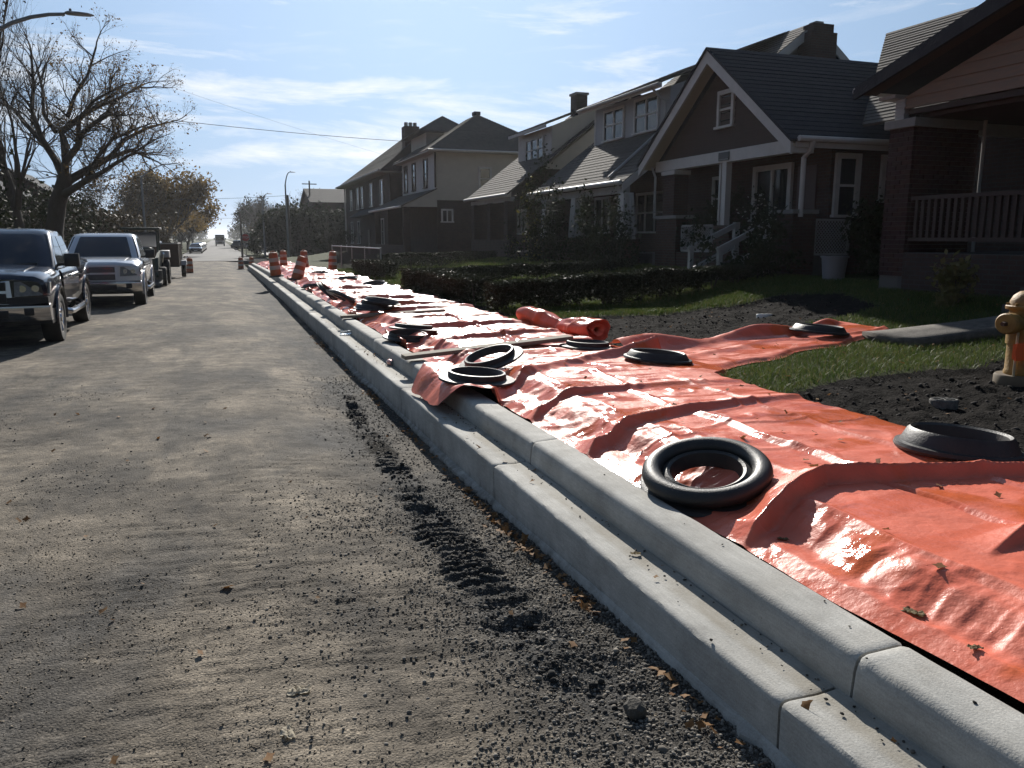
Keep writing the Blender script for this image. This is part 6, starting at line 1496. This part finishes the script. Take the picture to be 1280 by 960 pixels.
# ================================================================= small scatter
def grass():
    rs = np.random.RandomState(5); Ps = []
    for n, x0, x1, y0, y1 in ((140000, 4.4, 12, 4.5, 15.5), (60000, 4.5, 12.5, 15.5, 40)):
        x = rs.uniform(x0, x1, n); y = rs.uniform(y0, y1, n); m = soil_mask(x, y) < rs.normal(-.03, .05, n); x, y = x[m], y[m]
        keep = ~((x > 7.9) & (x < 10.4) & (y > 7.54 - .40 * (x - 8)) & (y < 8.44 - .48 * (x - 8)))
        strip = (x < 8.5) & (y > 6.7 + 1.75 * np.clip((x - 4.35) / 4.15, 0, 1) ** .8) & (y < 8.75 + .75 * (x - 4.35) / 4.15)
        keep &= ~strip; Ps.append(np.stack([x[keep], y[keep]], 1))
    P = np.concatenate(Ps); n = len(P); x, y = P.T; z = lawn_z(x, y) - .005
    h = (.045 + .035 * rs.uniform(size=n)) * (1 + .6 * (fbm(x * 1.7, y * 1.7, 131, 3) - .4)) * (1 + ss(12, 30, y) * .4); a = rs.uniform(0, 2 * PI, n); w = .0035 * (1 + ss(6, 25, y) * 2.2)
    lean = rs.normal(0, .5, (n, 2)) * h[:, None]
    ax, ay = np.cos(a) * w, np.sin(a) * w
    b0 = np.stack([x - ax, y - ay, z], 1); b1 = np.stack([x + ax, y + ay, z], 1)
    m1 = np.stack([x + lean[:, 0] * .35 + ax * .7, y + lean[:, 1] * .35 + ay * .7, z + h * .6], 1); m0 = np.stack([x + lean[:, 0] * .35 - ax * .7, y + lean[:, 1] * .35 - ay * .7, z + h * .6], 1)
    tp = np.stack([x + lean[:, 0], y + lean[:, 1], z + h], 1)
    V = np.stack([b0, b1, m1, m0, tp], 1).reshape(-1, 3); k = np.arange(n) * 5
    F = np.concatenate([np.stack([k, k + 1, k + 2], 1), np.stack([k, k + 2, k + 3], 1), np.stack([k + 3, k + 2, k + 4], 1)])
    o = npmesh('grass', V, F, M_GRASS, kind='stuff'); tag(o, 'short green lawn grass between the soil patches and the houses', 'grass')
grass()
_ico = None
_oct = (np.array([(1, 0, 0), (-1, 0, 0), (0, 1, 0), (0, -1, 0), (0, 0, 1), (0, 0, -1.)]), np.array([(0, 2, 4), (2, 1, 4), (1, 3, 4), (3, 0, 4), (2, 0, 5), (1, 2, 5), (3, 1, 5), (0, 3, 5)]))
def stones(name, P, S, m, label, cat, seed=0, flat=.6, small=False):
    global _ico
    if _ico is None:
        bm = bmesh.new(); bmesh.ops.create_icosphere(bm, subdivisions=1, radius=1); bm.verts.ensure_lookup_table()
        _ico = (np.array([v.co[:] for v in bm.verts]), np.array([[v.index for v in f.verts] for f in bm.faces])); bm.free()
    v, f = _oct if small else _ico; rs = np.random.RandomState(seed); n = len(P)
    sc = S[:, None] * (1 + rs.uniform(-.35, .35, (n, 3))) * np.array([1, 1, flat]); V = v[None] * (1 + rs.normal(0, .13, (n, len(v), 1))) * sc[:, None]
    a = rs.uniform(0, 2 * PI, n); t = rs.normal(0, .35, n); c, s = np.cos(a)[:, None], np.sin(a)[:, None]; ct, st = np.cos(t)[:, None], np.sin(t)[:, None]
    x, y, z = V[..., 0], V[..., 1], V[..., 2]; x, z = x * ct - z * st, x * st + z * ct; X = x * c - y * s; Y = x * s + y * c
    V = np.stack([X, Y, z], -1) + P[:, None]; F = f[None] + (np.arange(n) * len(v))[:, None, None]
    o = npmesh(name, V.reshape(-1, 3), F.reshape(-1, 3), m, kind='stuff'); tag(o, label, cat); return o
def stone_mat(name, c1, c2):
    m = mat(name, c1, .9, c2, 30, spec=.2); nt, L, b = nodes_of(m)
    g = nt.nodes.new('ShaderNodeNewGeometry'); x = nt.nodes.new('ShaderNodeMix'); x.data_type = 'RGBA'; L.new(g.outputs['Random Per Island'], x.inputs[0]); x.inputs[6].default_value = (*c1, 1); x.inputs[7].default_value = (*c2, 1); L.new(x.outputs[2], b.inputs['Base Color']); return m
def gravel():
    rs = np.random.RandomState(9); n = 90000
    y = 1.4 + 9.5 * rs.uniform(size=n) ** 1.7; x = rs.uniform(-3.6, 1.69, n)
    den = .035 + .9 * ss(.7, 1.3, x + .5 * (fbm(x * 1.5, y * 1.5, 15, 3) - .5)) + .6 * ss(.56, .66, fbm(x * .9 + 7, y * .8, 16, 4))
    k = rs.uniform(size=n) < den * .5; x, y = x[k], y[k]; s = .0026 + .0058 * rs.uniform(size=len(x)) ** 2.4 + .0022 * ss(.9, 1.4, x)
    s = np.where(rs.uniform(size=len(x)) < .02, s * 1.8, s)
    stones('gravel', np.stack([x, y, road_z(x, y) + s * .25], 1), s, stone_mat('gravel_stone', (.075, .068, .058), (.28, .25, .21)), 'loose grey gravel strewn over the road and along the gutter', 'gravel', 2)
    n = 120000; y = 1.35 + 6.5 * rs.uniform(size=n) ** 1.9; x = -3.4 + 5.0 * rs.uniform(size=n); k = (rs.uniform(size=n) < (.14 + .86 * ss(.40, .66, fbm(x * 1.9, y * 1.9, 23, 5, .6))) * (1 - ss(3.5, 7.6, y + 1.2 * (fbm(x, y, 29, 3) - .5)))) & (x > -.72 * y - .2); x, y = x[k], y[k]
    s = (.0015 + .0040 * rs.uniform(size=len(x)) ** 4) * (1 + .08 * y)
    stones('fine_gravel', np.stack([x, y, road_z(x, y) + s * .35], 1), s, stone_mat('fine_gravel_stone', (.10, .085, .067), (.36, .30, .225)), 'fine tan and grey grit bedded in the road surface', 'gravel', 14, .5, True)
    n = 52000; y = 1.5 + 4.2 * rs.uniform(size=n) ** 1.25; x = 1.69 - 1.6 * rs.uniform(size=n) ** 1.3
    dn = .12 + .88 * ss(.25, .75, (x - .1) / 1.5 + .9 * (fbm(x * 2.2, y * 2.2, 19, 4, .6) - .5)) * (1 - .55 * ss(3, 5.4, y)); k = rs.uniform(size=n) < dn * .8; x, y = x[k], y[k]; s = .0022 + .0070 * rs.uniform(size=len(x)) ** 3.2
    stones('gravel', np.stack([x, y, road_z(x, y) + s * .3], 1), s, stone_mat('gravel_stone_pale', (.060, .056, .050), (.26, .24, .21)), 'coarser pale gravel heaped beside the near end of the gutter', 'gravel', 8, .7)
    n = 3600; y = rs.uniform(2.2, 9.8, n); x = rs.uniform(.8, 1.6, n); k = lug_mask(x, y) > rs.uniform(.2, .9, n); x, y = x[k], y[k]; s = .006 + .013 * rs.uniform(size=len(x)) ** 2
    stones('asphalt_crumbs', np.stack([x, y, road_z(x, y) + s * .2], 1), s, stone_mat('asphalt_crumb', (.022, .021, .021), (.05, .048, .045)), 'black crumbs churned up in the tread marks beside the gutter', 'crumbs', 3, .8)
    n = 9000; x = rs.uniform(4.4, 10, n); y = rs.uniform(2.2, 13, n); k = soil_mask(x, y) > .08; x, y = x[k], y[k]; s = .005 + .022 * rs.uniform(size=len(x)) ** 4
    stones('soil_clods', np.stack([x, y, lawn_z(x, y) + s * .1], 1), s, stone_mat('soil_clod', (.016, .014, .012), (.042, .037, .033)), 'dark crumbly clods on the bare soil patches', 'clods', 4, .75)
    n = 420; y = rs.uniform(1.2, 16, n); x = np.where(rs.uniform(size=n) < .75, 1.93 - np.abs(rs.normal(0, .05, n)), rs.uniform(1.72, 2.14, n)); s = .003 + .006 * rs.uniform(size=n) ** 2
    stones('kerb_grit', np.stack([x, y, np.where(x > 1.945, .365, .203) + s * .3], 1), s, stone_mat('grit', (.04, .037, .033), (.14, .125, .105)), 'bits of grit scattered on the concrete gutter and kerb', 'grit', 5)
gravel()
def leaf_litter():
    rs = np.random.RandomState(12); P = []
    y = 1.6 + 14 * rs.uniform(size=1000) ** 1.5; c = ss(.45, .62, fbm(y * 1.4, y * 0, 141, 3)); k = rs.uniform(size=1000) < .15 + .85 * c; y = y[k]; x = 1.63 - np.abs(rs.normal(0, .05, len(y))); P.append(np.stack([x, y, road_z(x, y) + .012 + .02 * rs.uniform(size=len(y))], 1))
    y = rs.uniform(1.5, 12, 26); x = rs.uniform(1.74, 1.92, 26); P.append(np.stack([x, y, 0 * x + .213], 1))
    y = rs.uniform(1.6, 9, 60); x = rs.uniform(-3, 1.4, 60); P.append(np.stack([x, y, road_z(x, y) + .012], 1))
    y = rs.uniform(1.4, 9, 70); x = rs.uniform(2.35, 4.4, 70); P.append(np.stack([x, y, sheet_z(x, y) + .012], 1))
    y = rs.uniform(4, 14, 160); x = rs.uniform(4.7, 10.5, 160); P.append(np.stack([x, y, lawn_z(x, y) + .06], 1))
    P = np.concatenate(P); n = len(P)
    # small curled oak-like leaves: eight triangles round a raised rib
    k = 9; ang = np.linspace(-PI, PI, k + 1)[:-1]; rad = np.array([.35, .8, .55, 1., .6, 1., .55, .8, .5]); V = []; F = []
    a = rs.uniform(0, 2 * PI, n); s = .024 * (1 + rs.normal(0, .3, n)); curl = rs.uniform(-.6, .9, n); tl = rs.normal(0, .35, (n, 2))
    lx = np.cos(ang) * rad * .75; ly = np.sin(ang) * rad
    lx = np.concatenate([[0], lx]); ly = np.concatenate([[0], ly]); lz = (lx ** 2)
    X = (np.cos(a)[:, None] * lx - np.sin(a)[:, None] * ly) * s[:, None]; Y = (np.sin(a)[:, None] * lx + np.cos(a)[:, None] * ly) * s[:, None]
    Z = lz[None] * curl[:, None] * s[:, None] + X * tl[:, :1] + Y * tl[:, 1:]
    V = np.stack([X, Y, Z], -1) + P[:, None]; f = np.array([[0, i + 1, (i + 1) % k + 1] for i in range(k)]); F = f[None] + (np.arange(n) * (k + 1))[:, None, None]
    m = leaf_mat('fallen_leaf', (.17, .075, .025), (.28, .17, .08), .75, .25, 40.); o = npmesh('fallen_leaves', V.reshape(-1, 3), F.reshape(-1, 3), m, kind='stuff'); tag(o, 'dry brown leaves gathered in drifts along the gutter foot', 'leaves')
leaf_litter()
def crumpled(name, label, cat, x, y, z, size, m, seed, flat=.2):
    rs = np.random.RandomState(seed); n = 12; u, v = np.meshgrid(np.linspace(-1, 1, n), np.linspace(-1, 1, n)); 
    r = 1 - .35 * fbm(u * 2 + seed, v * 2, seed, 3); X = (u * r + .25 * (fbm(v * 3, u * 3, seed + 1, 2) - .5)) * size; Y = (v * r * .55 + .3 * (fbm(u * 3, v * 3 + 5, seed + 2, 2) - .5)) * size; Z = np.abs(fbm(u * 2.3, v * 2.3, seed + 3, 3) - .45) * size * flat * 4
    o = npmesh(name, np.stack([X, Y, Z], -1).reshape(-1, 3), grid_faces(n, n), m, smooth=False); o.location = (x, y, z); o.rotation_euler.z = seed; tag(o, label, cat); return o
mp = leaf_mat('pale_rag', (.66, .60, .48), (.50, .44, .34), .9, .4, 30); ml = leaf_mat('big_dead_leaf', (.22, .17, .09), (.13, .10, .06), .8, .2, 30.)
crumpled('crumpled_scrap', 'pale crumpled scrap on the gravel, the farther of two', 'scrap', .19, 3.0, float(road_z(.19, 3.0)) + .003, .055, mp, 3); crumpled('crumpled_scrap', 'pale crumpled scrap on the gravel, the nearer of two', 'scrap', .13, 2.74, float(road_z(.13, 2.74)) + .003, .05, mp, 8)
crumpled('dead_leaf', 'large curled dead leaf on the sheet by the kerb', 'leaf', 2.40, 2.16, float(sheet_z(2.40, 2.16)) + .004, .05, ml, 5); crumpled('dead_leaf', 'smaller dead leaf on the sheet nearest the viewer', 'leaf', 2.38, 1.88, float(sheet_z(2.38, 1.88)) + .004, .028, ml, 6)
crumpled('dead_leaf', 'dead leaf lying in the concrete gutter', 'leaf', 1.86, 3.35, .204, .03, ml, 9); crumpled('dead_leaf', 'dead leaf on the sheet below the nearest ring', 'leaf', 2.42, 2.95, float(sheet_z(2.42, 2.95)) + .003, .03, ml, 12)
def rock():
    bm = bmesh.new(); bmesh.ops.create_icosphere(bm, subdivisions=2, radius=.05); rs = random.Random(6)
    for v in bm.verts: v.co *= 1 + rs.uniform(-.16, .16); v.co.z *= .75; v.co.x *= .8
    me = bpy.data.meshes.new('rock'); bm.to_mesh(me); bm.free(); me.materials.append(mat('rock_brown', (.10, .09, .072), .95, (.06, .055, .05), 20, bump=.5)); o = bpy.data.objects.new('rock', me); C.objects.link(o)
    o.location = (1.37, 2.44, float(road_z(1.37, 2.44)) + .03); o.rotation_euler = (.3, .6, .2); tag(o, 'fist sized brown rock in the tread marks beside the gutter', 'rock')
rock()
# ================================================================= air
def air():
    m = bpy.data.materials.new('haze'); m.use_nodes = True; nt = m.node_tree; nt.nodes.clear()
    o = nt.nodes.new('ShaderNodeOutputMaterial'); v = nt.nodes.new('ShaderNodeVolumePrincipled')
    v.inputs['Color'].default_value = (.93, .95, 1, 1); v.inputs['Density'].default_value = HAZE; v.inputs['Anisotropy'].default_value = .6
    nt.links.new(v.outputs[0], o.inputs['Volume'])
    h = MB().box(-2600, 2600, -420, 5100, -3.0, 24).build('haze', m); h['kind'] = 'stuff'; tag(h, 'thin pale haze in the air along the whole street', 'haze')
HAZE = .00017
air()
